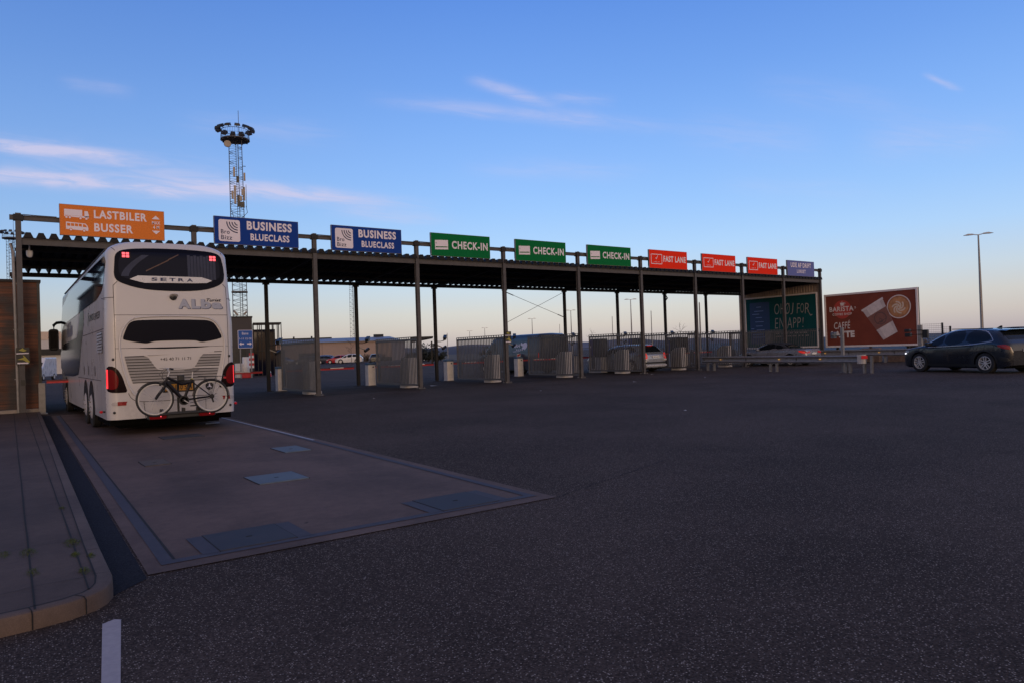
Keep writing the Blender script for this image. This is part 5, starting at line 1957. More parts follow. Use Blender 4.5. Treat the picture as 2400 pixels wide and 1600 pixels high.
MB().box(-.20, .20, .40, .44, 1.385, 1.41).build('high_brake_light', mat('lamp_bright_red', (.6, .02, .015)), est)
plate_rear(est, c_, .80, -.005, PLATE_W, 'AX 51 617')
MB().box(-.40, .40, -.008, .0, .865, .885).build('hatch_trim', CHROME, est)

# silver convertible behind the guardrail
PALE = car_paint('pale_silver', (0.27, 0.28, 0.33), .5, .28)
SOFT = mat('soft_top_fabric', (0.010, 0.010, 0.012), .8, var=.1)
cab, c_ = make_car('convertible', 'silver convertible with black soft top behind the guardrail', 'cabrio', PALE, (0, 0, 0), 0, 1.0, roof_m=SOFT)
for sd in (-1, 1):
    c_.side([(.03, .70), (.05, .84), (.42, .88), (.50, .84), (.30, .74)], .014, sd, 6, 8, MB(), 1).build('tail_cluster', mat('lamp_bright_red', (.6, .02, .015)), cab, smooth=True)
    MB().prism([(sd * .42, -.012, .74), (sd * .80, .0, .70), (sd * .84, .03, .82), (sd * .46, -.0, .84)], (0, .05, 0)).build('tail_cluster', LAMPRED, cab)
plate_rear(cab, c_, .70, -.015, PLATE_W, None, .24)
MB().box(-.75, .75, -.04, .08, .28, .42).build('bumper_trim', BLACK, cab, bevel=.03)
fwp, rwp = Vector((36.05, .75)), Vector((36.2, -2.0))
d_ = (fwp - rwp).normalized()
ang = atan2(-d_.x, d_.y)
off = Vector((cos(ang), sin(ang)))
org = rwp - d_ * 1.0 + off * .92
cab.location = (org.x, org.y, 0)
cab.rotation_euler = (0, 0, ang)

# dark van under the canopy
VAN = car_paint('van_blue', (0.014, 0.019, 0.036), .1, .4)
van = thing('delivery_van', 'dark blue high-roof van with white lettering, nose beyond the third gate', 'van', (25.30, 6.4, 0), radians(0), None, 1.0)
van.scale = (1.18, 1.2, 1.0)
VW = .96
vtop = pchip([(0, 2.30), (.15, 2.40), (3.4, 2.38), (4.0, 2.28), (4.35, 2.0), (4.75, 1.50), (5.05, 1.22), (5.5, 1.05), (5.75, .90), (5.85, .70)])
vw_ = pchip([(0, .90), (.2, .96), (4.9, .96), (5.5, .86), (5.85, .62)])


def vhw(y, z):
    t = vtop(y)
    b = min(1.1, t - .1)
    w_ = vw_(y)
    if z < b:
        return w_ * (.97 + .03 * (z - .25) / .85)
    v = min(1, (z - b) / (t - b))
    return (w_ - .10 * min(1, (t - b) / 1.2) * v) * max(0, 1 - v ** 8) ** .125


ys_ = [5.85 * k / 60 for k in range(61)]
for yw in (1.6, 4.75):
    ys_ += [yw + .40 * cos(radians(a)) for a in range(0, 181, 15)]
rows = []
for y in sorted(ys_):
    t = vtop(y)
    zb = .28
    for yw in (1.6, 4.75):
        q = .40 ** 2 - (y - yw) ** 2
        if q > 0:
            zb = max(zb, .35 + sqrt(q))
    half = [(0, zb)] + [(vhw(y, zb + (t - zb) * (1 - (1 - k / 20) ** 1.4)), zb + (t - zb) * (1 - (1 - k / 20) ** 1.4)) for k in range(21)]
    rows.append([(-x, y, z) for x, z in half] + [(x, y, z) for x, z in half[::-1][1:]])
vb = MB().grid(rows)
vb.poly(rows[0])
vb.build('body', VAN, van, smooth=True, angle=35)
MB().box(-.8, .8, .1, 5.6, .22, .6).build('underbody', BLACK, van)
wheel_set(van, dict(wr=.345, wheels=(1.6, 4.75)), VW)
for sd in (-1, 1):
    fn = lambda u, v, sd=sd: (sd * (vhw(u, v) + .006), u, v)
    surf(chaikin([(3.75, 1.25), (3.78, 1.98), (4.1, 1.93), (4.65, 1.42), (4.75, 1.25)], 1), fn, 10, 10).build('side_window', CARGLASS, van, smooth=True)
    sm_ = MB()
    for z in (1.98, 1.32, 1.05, .72):
        pathstrip(sm_, [(.15, z), (3.6, z)], .018, fn)
    for y in (2.2, 3.62):
        pathstrip(sm_, [(y, .45), (y, 2.2)], .014, fn)
    sm_.build('panel_seams', BLACK, van, normals=False)
    fl_ = (lambda u, v: fn(-u, v)) if sd < 0 else (lambda u, v: fn(u + 3.6, v))
    lt_ = MB()
    SH_ = -.20
    add_text(lt_, 'MRH', fl_, -2.00 + SH_, -1.42 + SH_, 1.62, 1.82, .02)
    for k in range(4):
        fpoly(lt_, fl_, [(a_ + SH_ + k * .16, b_) for a_, b_ in ((-1.72, 1.46), (-1.60, 1.46), (-1.60, 1.51), (-1.72, 1.51))])
    fpoly(lt_, fl_, [(-2.2, 1.36), (-1.55, 1.38), (-1.55, 1.40), (-2.2, 1.39)])
    lt_.build('lettering', SIGNWHITE, van, normals=False)
    sp = MB()
    pts = [(-1.36, 1.78), (-1.28, 1.92), (-1.20, 1.80), (-1.10, 1.86), (-.98, 1.90), (-.84, 1.86), (-.78, 1.74), (-.82, 1.62), (-.92, 1.52), (-1.0, 1.44), (-1.06, 1.52), (-1.16, 1.50), (-1.24, 1.58), (-1.16, 1.68), (-1.28, 1.72)]
    for k in range(len(pts)):
        a, b = pts[k], pts[(k + 1) % len(pts)]
        sp.add([fl_(-1.06 + SH_, 1.70), fl_(a[0] + SH_, a[1]), fl_(b[0] + SH_, b[1])], [(0, 1, 2)])
    sp.build('splash_emblem', SIGNWHITE, van, normals=False)
    MB().box(sd * .98 - .03, sd * .98 + .03, -.0, .06, 1.0, 1.28).build('tail_light', LAMPRED, van)
    MB().box(sd * 1.14 - .10, sd * 1.14 + .10, 4.55, 4.63, 1.25, 1.55).bar((sd * .93, 4.6, 1.3), (sd * 1.1, 4.6, 1.35), .06).build('mirror', BLACK, van, bevel=.02)
rows = []
for k in range(11):
    y = 4.12 + (4.95 - 4.12) * k / 10
    t = vtop(y)
    rows.append([(.78 * q / 6, y, t + .008 - .03 * abs(q / 6) ** 3) for q in range(-6, 7)])
MB().grid(rows).build('windscreen', CARGLASS, van, smooth=True)

# cars parked on the far lot
PAINTS = dict(white=car_paint('white', (.66, .64, .62)), red=car_paint('red', (.40, .012, .02)), navy=car_paint('navy', (.02, .025, .045), .2), grey=car_paint('grey', (.13, .14, .16), .4),
              black=car_paint('black', (.012, .012, .015)), silver=SILV)
VD = Vector((fw.x, fw.y)).normalized()
PARK = [('suv', 'white', (51.6, 99.0), 58, 'white SUV on the far parking lot, beside the red car'), ('hatch', 'red', (51.9, 105.5), 52, 'red hatchback on the far parking lot, beside the white SUV'),
        ('estate', 'silver', (51.2, 111), 52, 'silver car on the far lot behind the red hatchback'), ('suv', 'navy', (50.2, 109.0), 60, 'dark navy car on the far lot left of the red hatchback, beside the gate post'),
        ('hatch', 'navy', (51.0, 107.5), 230, 'small dark blue car between the navy car and the red hatchback'), ('hatch', 'black', (53.6, 92.6), -20, 'black hatchback on the far lot behind the second barrier cabinet'),
        ('hatch', 'silver', (45.2, 116.5), 215, 'silver hatchback with windscreen towards us, left of the first gate'), ('estate', 'grey', (46.0, 122.5), 60, 'grey car in the row behind the silver hatchback'),
        ('suv', 'white', (44.9, 131.0), 60, 'white-roofed car at the left end of the parked rows'), ('hatch', 'grey', (42.6, 122.0), -20, 'dark car with rear lights at the far left of the lot'),
        ('suv', 'black', (58.5, 86.0), 60, 'black car seen through the bars of the second gate'), ('estate', 'navy', (47.6, 111.0), 60, 'dark car seen through the bars of the first gate')]
protos = {}
for kind, pn, (x, y), a, lb in PARK:
    x += sin(radians(a)) * 2.4
    y -= cos(radians(a)) * 2.4
    key = (kind, pn)
    if key not in protos:
        protos[key], _ = make_car('parked_car', lb, kind, PAINTS[pn], (x, y, 0), radians(a - 0), 1.08, 'cars on the far parking lot', detail=False)
    else:
        dup(protos[key], (x, y, 0), radians(a), lb)

# person whose head shows over the bonnet of the SUV
per = thing('person', 'person with dark hair standing behind the dark SUV, only the head showing', 'person', (49.6, -5.2, 0), radians(40), None, .89)
V = [(0, 0, .95), (0, 0, 1.15), (0, 0, 1.40), (0, 0, 1.50), (0, .01, 1.56), (.10, 0, .90), (.11, .01, .50), (.11, 0, .08), (.11, .12, .04), (-.10, 0, .90), (-.11, -.02, .50), (-.11, -.04, .08), (-.11, .08, .04),
     (.19, 0, 1.42), (.24, -.01, 1.14), (.25, .05, .90), (-.19, 0, 1.42), (-.24, -.01, 1.14), (-.25, .05, .90)]
Ed = [(0, 1), (1, 2), (2, 3), (3, 4), (0, 5), (5, 6), (6, 7), (7, 8), (0, 9), (9, 10), (10, 11), (11, 12), (2, 13), (13, 14), (14, 15), (2, 16), (16, 17), (17, 18)]
RAD = [.15, .14, .16, .07, .06, .10, .065, .05, .045, .10, .065, .05, .045, .075, .055, .042, .075, .055, .042]
pm = bpy.data.meshes.new('body')
pm.from_pydata(V, Ed, [])
po = bpy.data.objects.new('body', pm)
col.objects.link(po)
po.parent = per
sk_ = po.modifiers.new('skin', 'SKIN')
po.modifiers.new('sub', 'SUBSURF').levels = 2
po.modifiers['sub'].render_levels = 2
for i, r in enumerate(RAD):
    pm.skin_vertices[0].data[i].radius = (r, r * .8)
pm.skin_vertices[0].data[0].use_root = True
pm.materials.append(mat('dark_coat', (.03, .03, .04), .8))
hd_ = MB().lathe([(.001, -.13), (.05, -.115), (.068, -.05), (.078, .02), (.074, .08), (.05, .125), (.001, .14)], (0, .01, 1.69), (0, 0, 1), 18)
hd_.lathe([(.001, .0), (.014, .01), (.001, .035)], (0, .085, 1.665), (0, .5, 1), 8)
for sx in (-.078, .078):
    hd_.lathe([(.001, -.03), (.012, 0), (.001, .03)], (sx, 0, 1.68), (0, 0, 1), 8)
hd_.build('head', SKIN, per, smooth=True)
MB().lathe([(.082, -.03), (.088, .03), (.080, .09), (.052, .135), (.001, .155)], (0, -.015, 1.69), (0, -.25, 1), 18).build('hair', mat('dark_hair', (.012, .010, .009), .7), per, smooth=True)

# ------------------------------------------------------------------ billboards
bb = thing('billboard', 'brown coffee billboard with paper cup and latte beside the canopy end', 'billboard', (43.3, -.08, .92))
BWD, BHT = 5.97, 3.48          # runs towards the camera along -y
MB().box(.06, .16, -BWD, 0, 0, BHT).build('backing', STEEL_D, bb)
MB().box(0, .06, -BWD + .12, -.12, .12, BHT - .12).build('poster', BBROWN, bb)
f_ = MB().box(-.03, .06, -BWD, 0, 0, .12).box(-.03, .06, -BWD, 0, BHT - .12, BHT).box(-.03, .06, -BWD, -BWD + .12, .12, BHT - .12).box(-.03, .06, -.12, 0, .12, BHT - .12)
f_.build('frame', FRAMEPINK, bb, bevel=.008)
lg = MB()
for y in (-.7, -2.9, -5.2):
    lg.box(.16, .28, y - .07, y + .07, -.92, BHT * .8)
lg.each('leg', STEEL_D, bb)


def B1(d):
    return lambda u, v: (-d, -u, v)


rd_ = MB()
fpoly(rd_, B1(.002), disc(1.24, 2.44, .60, 36))
rd_.build('logo_disc', BRED, bb, normals=False)
le = MB()
for wd_, x0, x1, z0, z1, bo_, sh_r in (('BARISTA', .36, 1.99, 2.32, 2.64, .02, 0), ('S', 2.05, 2.15, 2.45, 2.58, .01, 0), ('COFFEE SHOP', .56, 1.87, 2.06, 2.21, .02, 0),
                                       ('CAFF\u00c9', .63, 1.73, 1.18, 1.74, .006, .12), ('LATTE', .42, 2.0, .62, 1.05, .06, 0)):
    add_text(MB(), wd_, B1(.005), x0, x1, z0, z1, bo_, sh_r, 1.08).build('lettering', LETTER, bb, normals=False)
fpoly(le, B1(.005), [(1.12, 2.76), (1.16, 2.70), (1.32, 2.70), (1.36, 2.76), (1.375, 2.88), (1.10, 2.88)])
fpoly(le, B1(.005), [(1.07, 2.675), (1.41, 2.675), (1.37, 2.695), (1.11, 2.695)])
pathstrip(le, [(1.37, 2.86), (1.44, 2.87), (1.44, 2.79), (1.35, 2.77)], .025, B1(.005))
pathstrip(le, [(1.22, 2.90), (1.25, 2.98)], .025, B1(.005))
le.build('cup_symbol', LETTER, bb, normals=False)


def rot(pts, cx, cz, a):
    return [(cx + x * cos(a) - z * sin(a), cz + x * sin(a) + z * cos(a)) for x, z in pts]


CA = radians(28)
CX, CZ = 3.72, 1.66
cup = MB()
fpoly(cup, B1(.004), rot([(-.50, -1.17), (.50, -1.17), (.73, 1.06), (-.73, 1.06)], CX, CZ, CA + .0))
fpoly(cup, B1(.005), rot([(-.77, 1.04), (.77, 1.04), (.78, 1.16), (-.78, 1.16)], CX, CZ, CA))
cpo = cup.build('paper_cup', CUPWHITE, bb, normals=False)
csd = MB()
for x0_, x1_, q_ in ((-1.0, -.62, 0), (.70, 1.0, 0)):
    fpoly(csd, B1(.0065), rot([(x0_ * .50, -1.17), (x1_ * .50, -1.17), (x1_ * .725, 1.03), (x0_ * .725, 1.03)], CX, CZ, CA))
csd.each('cup_tone', mat('poster_cup_tone', (.50, .42, .41), .6, var=.12, scale=3), cpo, normals=False)
sl_ = MB()
fpoly(sl_, B1(.008), rot([(-.575, -.43), (.575, -.43), (.675, .55), (-.675, .55)], CX, CZ, CA))
so = sl_.build('cup_sleeve', CUPBROWN, bb, normals=False)
mk = MB()
c0, c1_ = disc(CX - .03, CZ + .08, .39, 28), disc(CX - .03, CZ + .08, .34, 28)
mk.add([B1(.010)(*p) for p in c0] + [B1(.010)(*p) for p in c1_], [(k, (k + 1) % 28, 28 + (k + 1) % 28, 28 + k) for k in range(28)])
fpoly(mk, B1(.010), rot([(-.16, -.02), (-.10, -.14), (.10, -.14), (.16, -.02)], CX, CZ - .05, CA))
pathstrip(mk, rot([(-.36, -.06), (.36, -.06)], CX, CZ - .05, CA), .035, B1(.011))
pathstrip(mk, rot([(-.08, .04), (-.02, .15), (.07, .05), (.02, .0)], CX, CZ - .05, CA), .03, B1(.010))
mk.build('sleeve_mark', CUPMARK, so, normals=False)
la = MB()
fpoly(la, B1(.004), [(a * 1.0, b) for a, b in disc(4.83, 2.39, .72, 40)])
lo = la.build('cup_rim', CUPWHITE, bb, normals=False)
l2 = MB()
fpoly(l2, B1(.008), disc(4.83, 2.39, .66, 40))
l2.build('coffee', LATTE, lo, normals=False)
l2b = MB()
c0, c1_ = disc(4.83, 2.39, .66, 40), disc(4.83, 2.39, .57, 40)
l2b.add([B1(.0085)(*p) for p in c0] + [B1(.0085)(*p) for p in c1_], [(k, (k + 1) % 40, 40 + (k + 1) % 40, 40 + k) for k in range(40)])
l2b.build('crema_ring', mat('poster_crema', (.36, .145, .055), .6, var=.25, scale=6), lo, normals=False)
l3 = MB()
for k in range(6):
    a0 = k * 2 * pi / 6
    pathstrip(l3, [(4.83 + (.05 + .34 * q / 10) * cos(a0 + q * .20), 2.34 + (.05 + .34 * q / 10) * sin(a0 + q * .20)) for q in range(11)], .085, B1(.010 + .0008 * k))
l3.build('foam_swirl', LATTELIGHT, lo, normals=False)

tb = thing('billboard', 'teal app billboard with white handwriting inside the far end of the canopy', 'billboard', (43.02, 5.95, .95))
TW, TH = 5.72, 3.68
MB().box(0, .05, -TW + .1, -.1, .1, TH - .1).build('poster', TEAL, tb)
MB().box(-.03, .06, -TW, 0, 0, .1).box(-.03, .06, -TW, 0, TH - .1, TH).box(-.03, .06, -TW, -TW + .1, .1, TH - .1).box(-.03, .06, -.1, 0, .1, TH - .1).build('frame', FRAMEPINK, tb, bevel=.008)
ph = MB()
fpoly(ph, B1(.003), rrect(.42, 2.05, .35, 3.30, .10))
pho = ph.build('phone_picture', TEALBLUE, tb, normals=False)
pl_ = MB()
for z, x0, x1 in ((2.95, .98, 1.38), (2.66, .80, 1.55), (2.45, .62, 1.2), (2.2, .9, 1.42), (1.9, .86, 1.55), (1.6, .90, 1.45), (1.42, .5, .75), (1.32, .95, 1.6), (1.2, .5, .95), (1.0, .62, 1.5), (.8, .62, 1.7)):
    fpoly(pl_, B1(.006), [(x0, z), (x1, z), (x1, z + .04), (x0, z + .04)])
pl_.build('screen_text', mat('screen_text', (.16, .22, .42), .5, var=0), pho, normals=False)
tl = MB()
for ch, x0, x1, z0, z1 in (('O', 2.45, 2.85, 2.36, 3.10), ('H', 2.93, 3.25, 2.38, 3.10), ('\u00d8', 3.30, 3.66, 2.34, 3.10), ('J', 3.70, 3.96, 2.30, 3.08), ('F', 4.18, 4.42, 2.34, 3.02), ('O', 4.46, 4.72, 2.36, 3.0), ('R', 4.78, 5.12, 2.30, 3.0)):
    add_text(tl, ch, B1(.005), x0, x1, z0, z1, -.012, .12)
for ch, x0, x1, z0, z1 in (('E', 2.45, 2.72, 1.38, 2.10), ('N', 2.80, 3.20, 1.36, 2.12), ('A', 3.40, 3.78, 1.34, 2.10), ('P', 3.86, 4.12, 1.38, 2.06), ('P', 4.18, 4.46, 1.38, 2.06), ('!', 4.56, 4.66, 1.38, 2.06)):
    add_text(tl, ch, B1(.005), x0, x1, z0, z1, -.012, .12)
pathstrip(tl, [(5.0, 2.45), (5.2, 2.15), (5.32, 2.22)], .06, B1(.005))
for r in range(2):
    x = 2.45
    while x < 4.8:
        wd = random.uniform(.14, .36)
        fpoly(tl, B1(.005), [(x, .98 - r * .2), (x + wd, .98 - r * .2), (x + wd, 1.06 - r * .2), (x, 1.06 - r * .2)])
        x += wd + .07
tl.build('handwriting', LETTER_DIM, tb, normals=False)


# ------------------------------------------------------------------ guardrails
def guardrail(label, a, b, z0, z1, posts, endcap, side=-1):
    a, b = Vector((*a, 0)), Vector((*b, 0))
    d = (b - a).normalized()
    n = Vector((d.y, -d.x, 0)) * side
    if n.dot(Vector((-1, 0, 0))) < 0:
        n = -n
    t = thing('guardrail', label, 'guardrail', (0, 0, 0))
    h = z1 - z0
    pr_ = [(0, 0.0), (.0, .06), (.055, .10), (.075, .16), (.055, .24), (.0, .34), (-.01, .42), (-.01, .58), (.0, .66), (.055, .76), (.075, .84), (.055, .90), (0, .94), (0, 1.0)]
    L_ = (b - a).length
    m = MB()
    m.grid([[a + d * q + n * o + Vector((0, 0, z0 + h * f)) for o, f in pr_] for q in (0, L_)])
    m.build('rail', GALV, t, smooth=True, angle=50)
    br_ = MB()
    for q in (0.1, L_ * .33, L_ * .66):
        c = a + d * q + n * .01 + Vector((0, 0, z0 + h * .5))
        br_.bar(c, c + d * .02, .03, h * .9)
    br_.each('rail_joint', STEEL_D, t)
    for q in posts:
        p = a + d * q - n * .12
        pp = MB()
        pp.box(p.x - .055, p.x - .035, p.y - .045, p.y + .045, 0, z1 - .05).box(p.x + .035, p.x + .055, p.y - .045, p.y + .045, 0, z1 - .05).box(p.x - .035, p.x + .035, p.y - .006, p.y + .006, 0, z1 - .05)
        pp.build('post', GALV, t)
    for q in (L_ * .145, L_ * .555, L_ * .80):
        c = a + d * q + n * .03 + Vector((0, 0, z0 + h * .5))
        MB().bar(c - d * .05, c + d * .05, .02, .05).build('amber_reflector', AMBER, t)
    if endcap:
        e = MB()
        rows_ = []
        for k in range(13):
            an = pi * k / 12
            rows_.append([b + d * (.30 * sin(an)) + n * (.07 - .17 * (1 - cos(an))) + Vector((0, 0, z)) for z in (z0 - .02, z1 + .01)])
        e.grid(rows_)
        e.build('end_cap', mat('pale_galvanised', (.42, .40, .39), .5, .2, var=.1), t, smooth=True)
        c = b + d * .20 + n * .055 + Vector((0, 0, z1 - .10))
        MB().bar(c, c + d * .22 - n * .10, .02, .13).build('red_reflector', mat('red_reflector', (.45, .01, .012), .3, emit=(1, .03, .03), estr=.12, var=0), t)
    return t


guardrail('steel guardrail with amber reflectors in front of the silver convertible, ending in a rounded cap', (29.92, -.78), (28.34, -10.35), .43, .78, (.25, .75, 4.7, 5.1, 9.0, 9.2, 9.9, 10.25), True)
guardrail('second steel guardrail running below the brown billboard towards the dark SUV', (41.3, .0), (41.0, -8.5), .40, .80, (1, 3, 5, 7, 8), False)

pa = thing('camera_post', 'grey steel post with a camera near its top, rising behind the near guardrail', 'post', (28.98, -9.32, 0))
MB().box(-.06, .06, -.06, .06, 0, 1.98).box(-.12, .12, -.12, .12, 0, .03).build('post', GALV, pa, bevel=.008)
MB().rod((0, .04, 1.62), (-.05, .32, 1.60), .02, 8).build('bracket', BLACK, pa)
MB().box(-.16, .06, .28, .46, 1.50, 1.78).lathe([(.001, -.2), (.05, -.18), (.06, 0)], (-.05, .38, 1.66), (1, .2, 0), 12).build('camera', mat('camera_grey', (.10, .11, .13), .4), pa, bevel=.02)
pb_ = thing('camera_post', 'grey steel post with cameras clamped on, at the brown billboard right edge', 'post', (40.0, -7.60, 0))
MB().box(-.10, .10, -.10, .10, 0, 2.08).build('post', GALV, pb_, bevel=.008)
bs = MB()
for z in (1.55, 1.78):
    bs.box(-.14, .14, -.14, .14, z, z + .04)
    bs.rod((0, .12, z + .02), (-.1, .62, z + .02), .02, 6)
bs.build('clamp', BLACK, pb_)
MB().box(-.25, -.02, .42, .72, 1.45, 1.66).box(-.25, -.02, .46, .74, 1.72, 1.88).box(-.05, .15, -.40, -.14, 1.36, 1.82).build('camera', BLACK, pb_, bevel=.02)
# low hoarding blocks under the billboard
HB_ = mat('timber_baulk', (.20, .13, .09), .8, var=.3)
for k, (y, x, lb) in enumerate(((-1.9, 42.4, 'weathered timber baulk lying below the brown billboard, nearest to the canopy'), (-3.6, 42.4, 'weathered timber baulk lying below the middle of the brown billboard'), (-5.2, 42.4, 'weathered timber baulk lying below the right part of the brown billboard'))):
    o = MB().box(-.2, .2, -.55, .55, 0, .75 + .08 * (k % 2)).build('timber_baulk', HB_, loc=(x, y, 0), bevel=.02)
    tag(o, lb, 'baulk', 'timber baulks below the billboard')
for k, (y, lb) in enumerate(((-9.3, 'orange and white plastic barrier foot lying near the guardrail end cap'), (-11.0, 'orange and white plastic barrier foot lying ahead of the dark SUV'))):
    t = thing('plastic_block', lb, 'barrier foot', (38.5, y, 0), 0, 'plastic barrier feet on the asphalt')
    MB().box(-.25, .25, -.6, .6, 0, .16).build('base', mat('orange_plastic', (.40, .13, .07), .6), t, bevel=.03)
    MB().box(-.256, -.25, -.2, .2, .02, .14).build('white_stripe', WHITE, t)

# ------------------------------------------------------------------ far side: mesh fence, shrubs, hills, sea
mf = thing('mesh_fence', 'thin wire mesh fence standing at the water edge right of the brown billboard', 'fence')
for (x, y, h) in ((84.5, 10.28, 2.85), (85.2, 9.76, 2.45), (82.0, 12.05, 2.85)):
    MB().box(x - .08, x + .08, y - .08, y + .08, 0, h).build('post', STEEL_D, mf)
wm_ = MB()
A_, B_, C_ = Vector((82.0, 12.05, 0)), Vector((84.5, 10.28, 0)), Vector((85.2, 9.76, 0))
for a, b, h in ((A_, B_, 2.75), (B_, C_, 2.35)):
    for k in range(13):
        wm_.rod(a + Vector((0, 0, .1 + h * k / 12.5)), b + Vector((0, 0, .1 + h * k / 12.5)), .012, 4)
    n = int((b - a).length / .2)
    for k in range(n + 1):
        p = a + (b - a) * k / n
        wm_.rod(p, p + Vector((0, 0, h + .06)), .008, 4)
wm_.build('mesh_panel', GALV, mf)

LEAFB = mat('dry_leaf', (0.10, 0.065, 0.035), .8, var=.5, scale=3)
LEAFD = mat('dark_leaf', (0.020, 0.024, 0.016), .8, var=.5, scale=2)
TWIG = mat('twig', (0.045, 0.035, 0.03), .85, var=.2)


def shrub(name, label, loc, rx, rz, n, m, group=None, leaf=.09, tall=1.0):
    t = thing(name, label, 'shrub', loc, 0, group)
    st_, lf = MB(), MB()
    for k in range(14):
        a, q = random.uniform(0, 2 * pi), random.uniform(.3, 1)
        tip = Vector((rx * q * cos(a), rx * q * sin(a), rz * random.uniform(.5, 1.0)))
        st_.tube([(0, 0, 0), tip * .5 + Vector((0, 0, rz * .12)), tip], .02 * rx, 4, r2=.006 * rx)
        for j in range(n // 14):
            q2 = random.uniform(.35, 1.08)
            p = tip * q2 + Vector((random.gauss(0, rx * .13), random.gauss(0, rx * .13), random.gauss(0, rz * .09)))
            if p.z < .02:
                p.z = .02
            u_ = Vector((random.gauss(0, 1), random.gauss(0, 1), random.gauss(0, 1))).normalized() * leaf
            v_ = u_.orthogonal().normalized() * leaf * random.uniform(.4, .8)
            lf.add([p - u_, p + v_, p + u_, p - v_], [(0, 1, 2, 3)])
    st_.build('stems', TWIG, t)
    lf.build('foliage', m, t, normals=False)
    return t


shrub('dry_shrub', 'brown dry shrub at the foot of the mesh fence', (76.0, 9.2, 0), 1.6, 1.0, 900, LEAFB, 'dry shrubs by the mesh fence', .12)
shrub('dry_shrub', 'low brown dry shrub between the mesh fence and the dark SUV', (73.5, 6.8, 0), 1.3, .8, 700, LEAFB, 'dry shrubs by the mesh fence', .10)


def on(u, d):
    """ground point straight out along a bearing (radians right of the view axis), d metres away"""
    a = YAW + u
    return (-1.4 + d * sin(a), -26.46 + d * cos(a))


def bush(u, d, rx, rz, lb, m=LEAFD, nm='dark_shrub', n=900):
    x, y = on(u, d)
    shrub(nm, lb, (x, y, 0), rx, rz, n, m, 'dark shrubs beyond the open lot', .10 + rx * .05)


bush(-.118, 118, 1.9, 3.0, 'tall dark conical shrub seen between the second open gate and its rear post')
bush(-.133, 122, 2.2, 1.4, 'low dark shrub left of the tall conical shrub')
bush(-.105, 120, 1.7, 1.5, 'low dark shrub right of the tall conical shrub')
bush(-.035, 112, 1.5, 1.2, 'low round dark shrub left of the third gate')
bush(-.020, 110, 2.0, 2.2, 'broad dark shrub at the edge of the third gate')
bush(.004, 112, 2.4, 1.6, 'low brown shrub seen through the third gate bars', LEAFB, 'dry_shrub')
bush(-.195, 150, 3.0, 1.5, 'low brown hedge plant in front of the warehouse right end', LEAFB, 'dry_shrub')

BARK = mat('bark', (0.040, 0.032, 0.030), .9, var=.2)


def bare_tree(label, x, y, h, seed, dense=3):
    rnd = random.Random(seed)
    t = thing('bare_tree', label, 'tree', (x, y, 0), 0, 'small bare trees')
    tr, cr2 = MB(), MB()
    tr.tube([(0, 0, 0), (.03 * h * .2, 0, h * .45), (0, .02 * h, h * .92)], h * .009, 6, r2=h * .003)

    def branch(p, d, l, r, lev):
        q = p + d * l
        mid = p + d * l * .5 + Vector((rnd.gauss(0, .05), rnd.gauss(0, .05), .05)) * l
        cr2.tube([p, mid, q], r, 4, r2=r * .5)
        if lev:
            for k in range(dense):
                dd_ = (d + Vector((rnd.gauss(0, .5), rnd.gauss(0, .5), rnd.gauss(.25, .3)))).normalized()
                branch(p + d * l * rnd.uniform(.45, 1.0), dd_, l * rnd.uniform(.5, .75), r * .55, lev - 1)
    for k in range(9):
        z = h * rnd.uniform(.3, .88)
        a = rnd.uniform(0, 2 * pi)
        branch(Vector((0, 0, z)), Vector((cos(a), sin(a), rnd.uniform(.5, 1.2))).normalized(), h * .17, h * .0035, 2)
    tr.build('trunk', BARK, t)
    cr2.build('crown', BARK, t)


x, y = on(-.222, 112)
bare_tree('bare tree in front of the warehouse, beside the second rear post', x, y, 3.9, 3, 3)
x, y = on(.232, 90)
bare_tree('thin bare tree above the sixth gate, right of the fifth rear post', x, y, 4.4, 5, 2)
x, y = on(.112, 110)
bare_tree('thin bare tree tip above the fifth gate, beside a street lamp', x, y, 4.3, 8, 2)
x, y = on(.070, 130)
bare_tree('thin bare tree tip above the fourth gate', x, y, 4.6, 9, 2)

# hills along the horizon
HILL = mat('hazed_hill', (0.105, 0.095, 0.118), .95, var=.35, scale=.004)  # blue-grey of distance haze is put into the hill colour
HILLD = mat('hill_wood', (0.050, 0.050, 0.065), .95, var=.3, scale=.006)


def ridge_strip(name, m, dist, u0, u1, hfn, depth):
    mb = MB()
    n = 160
    rows_ = []
    for k in range(n + 1):
        u = u0 + (u1 - u0) * k / n
        h = hfn(u)
        a, b, c = on(u, dist), on(u, dist + depth), on(u, dist + depth * 2)
        rows_.append([(a[0], a[1], 0), ((a[0] + b[0]) / 2, (a[1] + b[1]) / 2, h * .62), (b[0], b[1], h), (c[0], c[1], 0)])
    mb.grid(rows_)
    tag(mb.build(name, m, smooth=True), kind='structure')


def hfun(base, amp, seed, lo, hi):
    rr = random.Random(seed)
    ph_ = [(rr.uniform(8, 60), rr.uniform(0, 6), rr.uniform(.2, 1)) for _ in range(7)]
    return lambda u: max(0.0, (base + amp * sum(a * sin(f * u + p) for f, p, a in ph_) / 3) * min(1, max(0, (hi - u) / .10)) * min(1, max(0, (u - lo) / .05)))


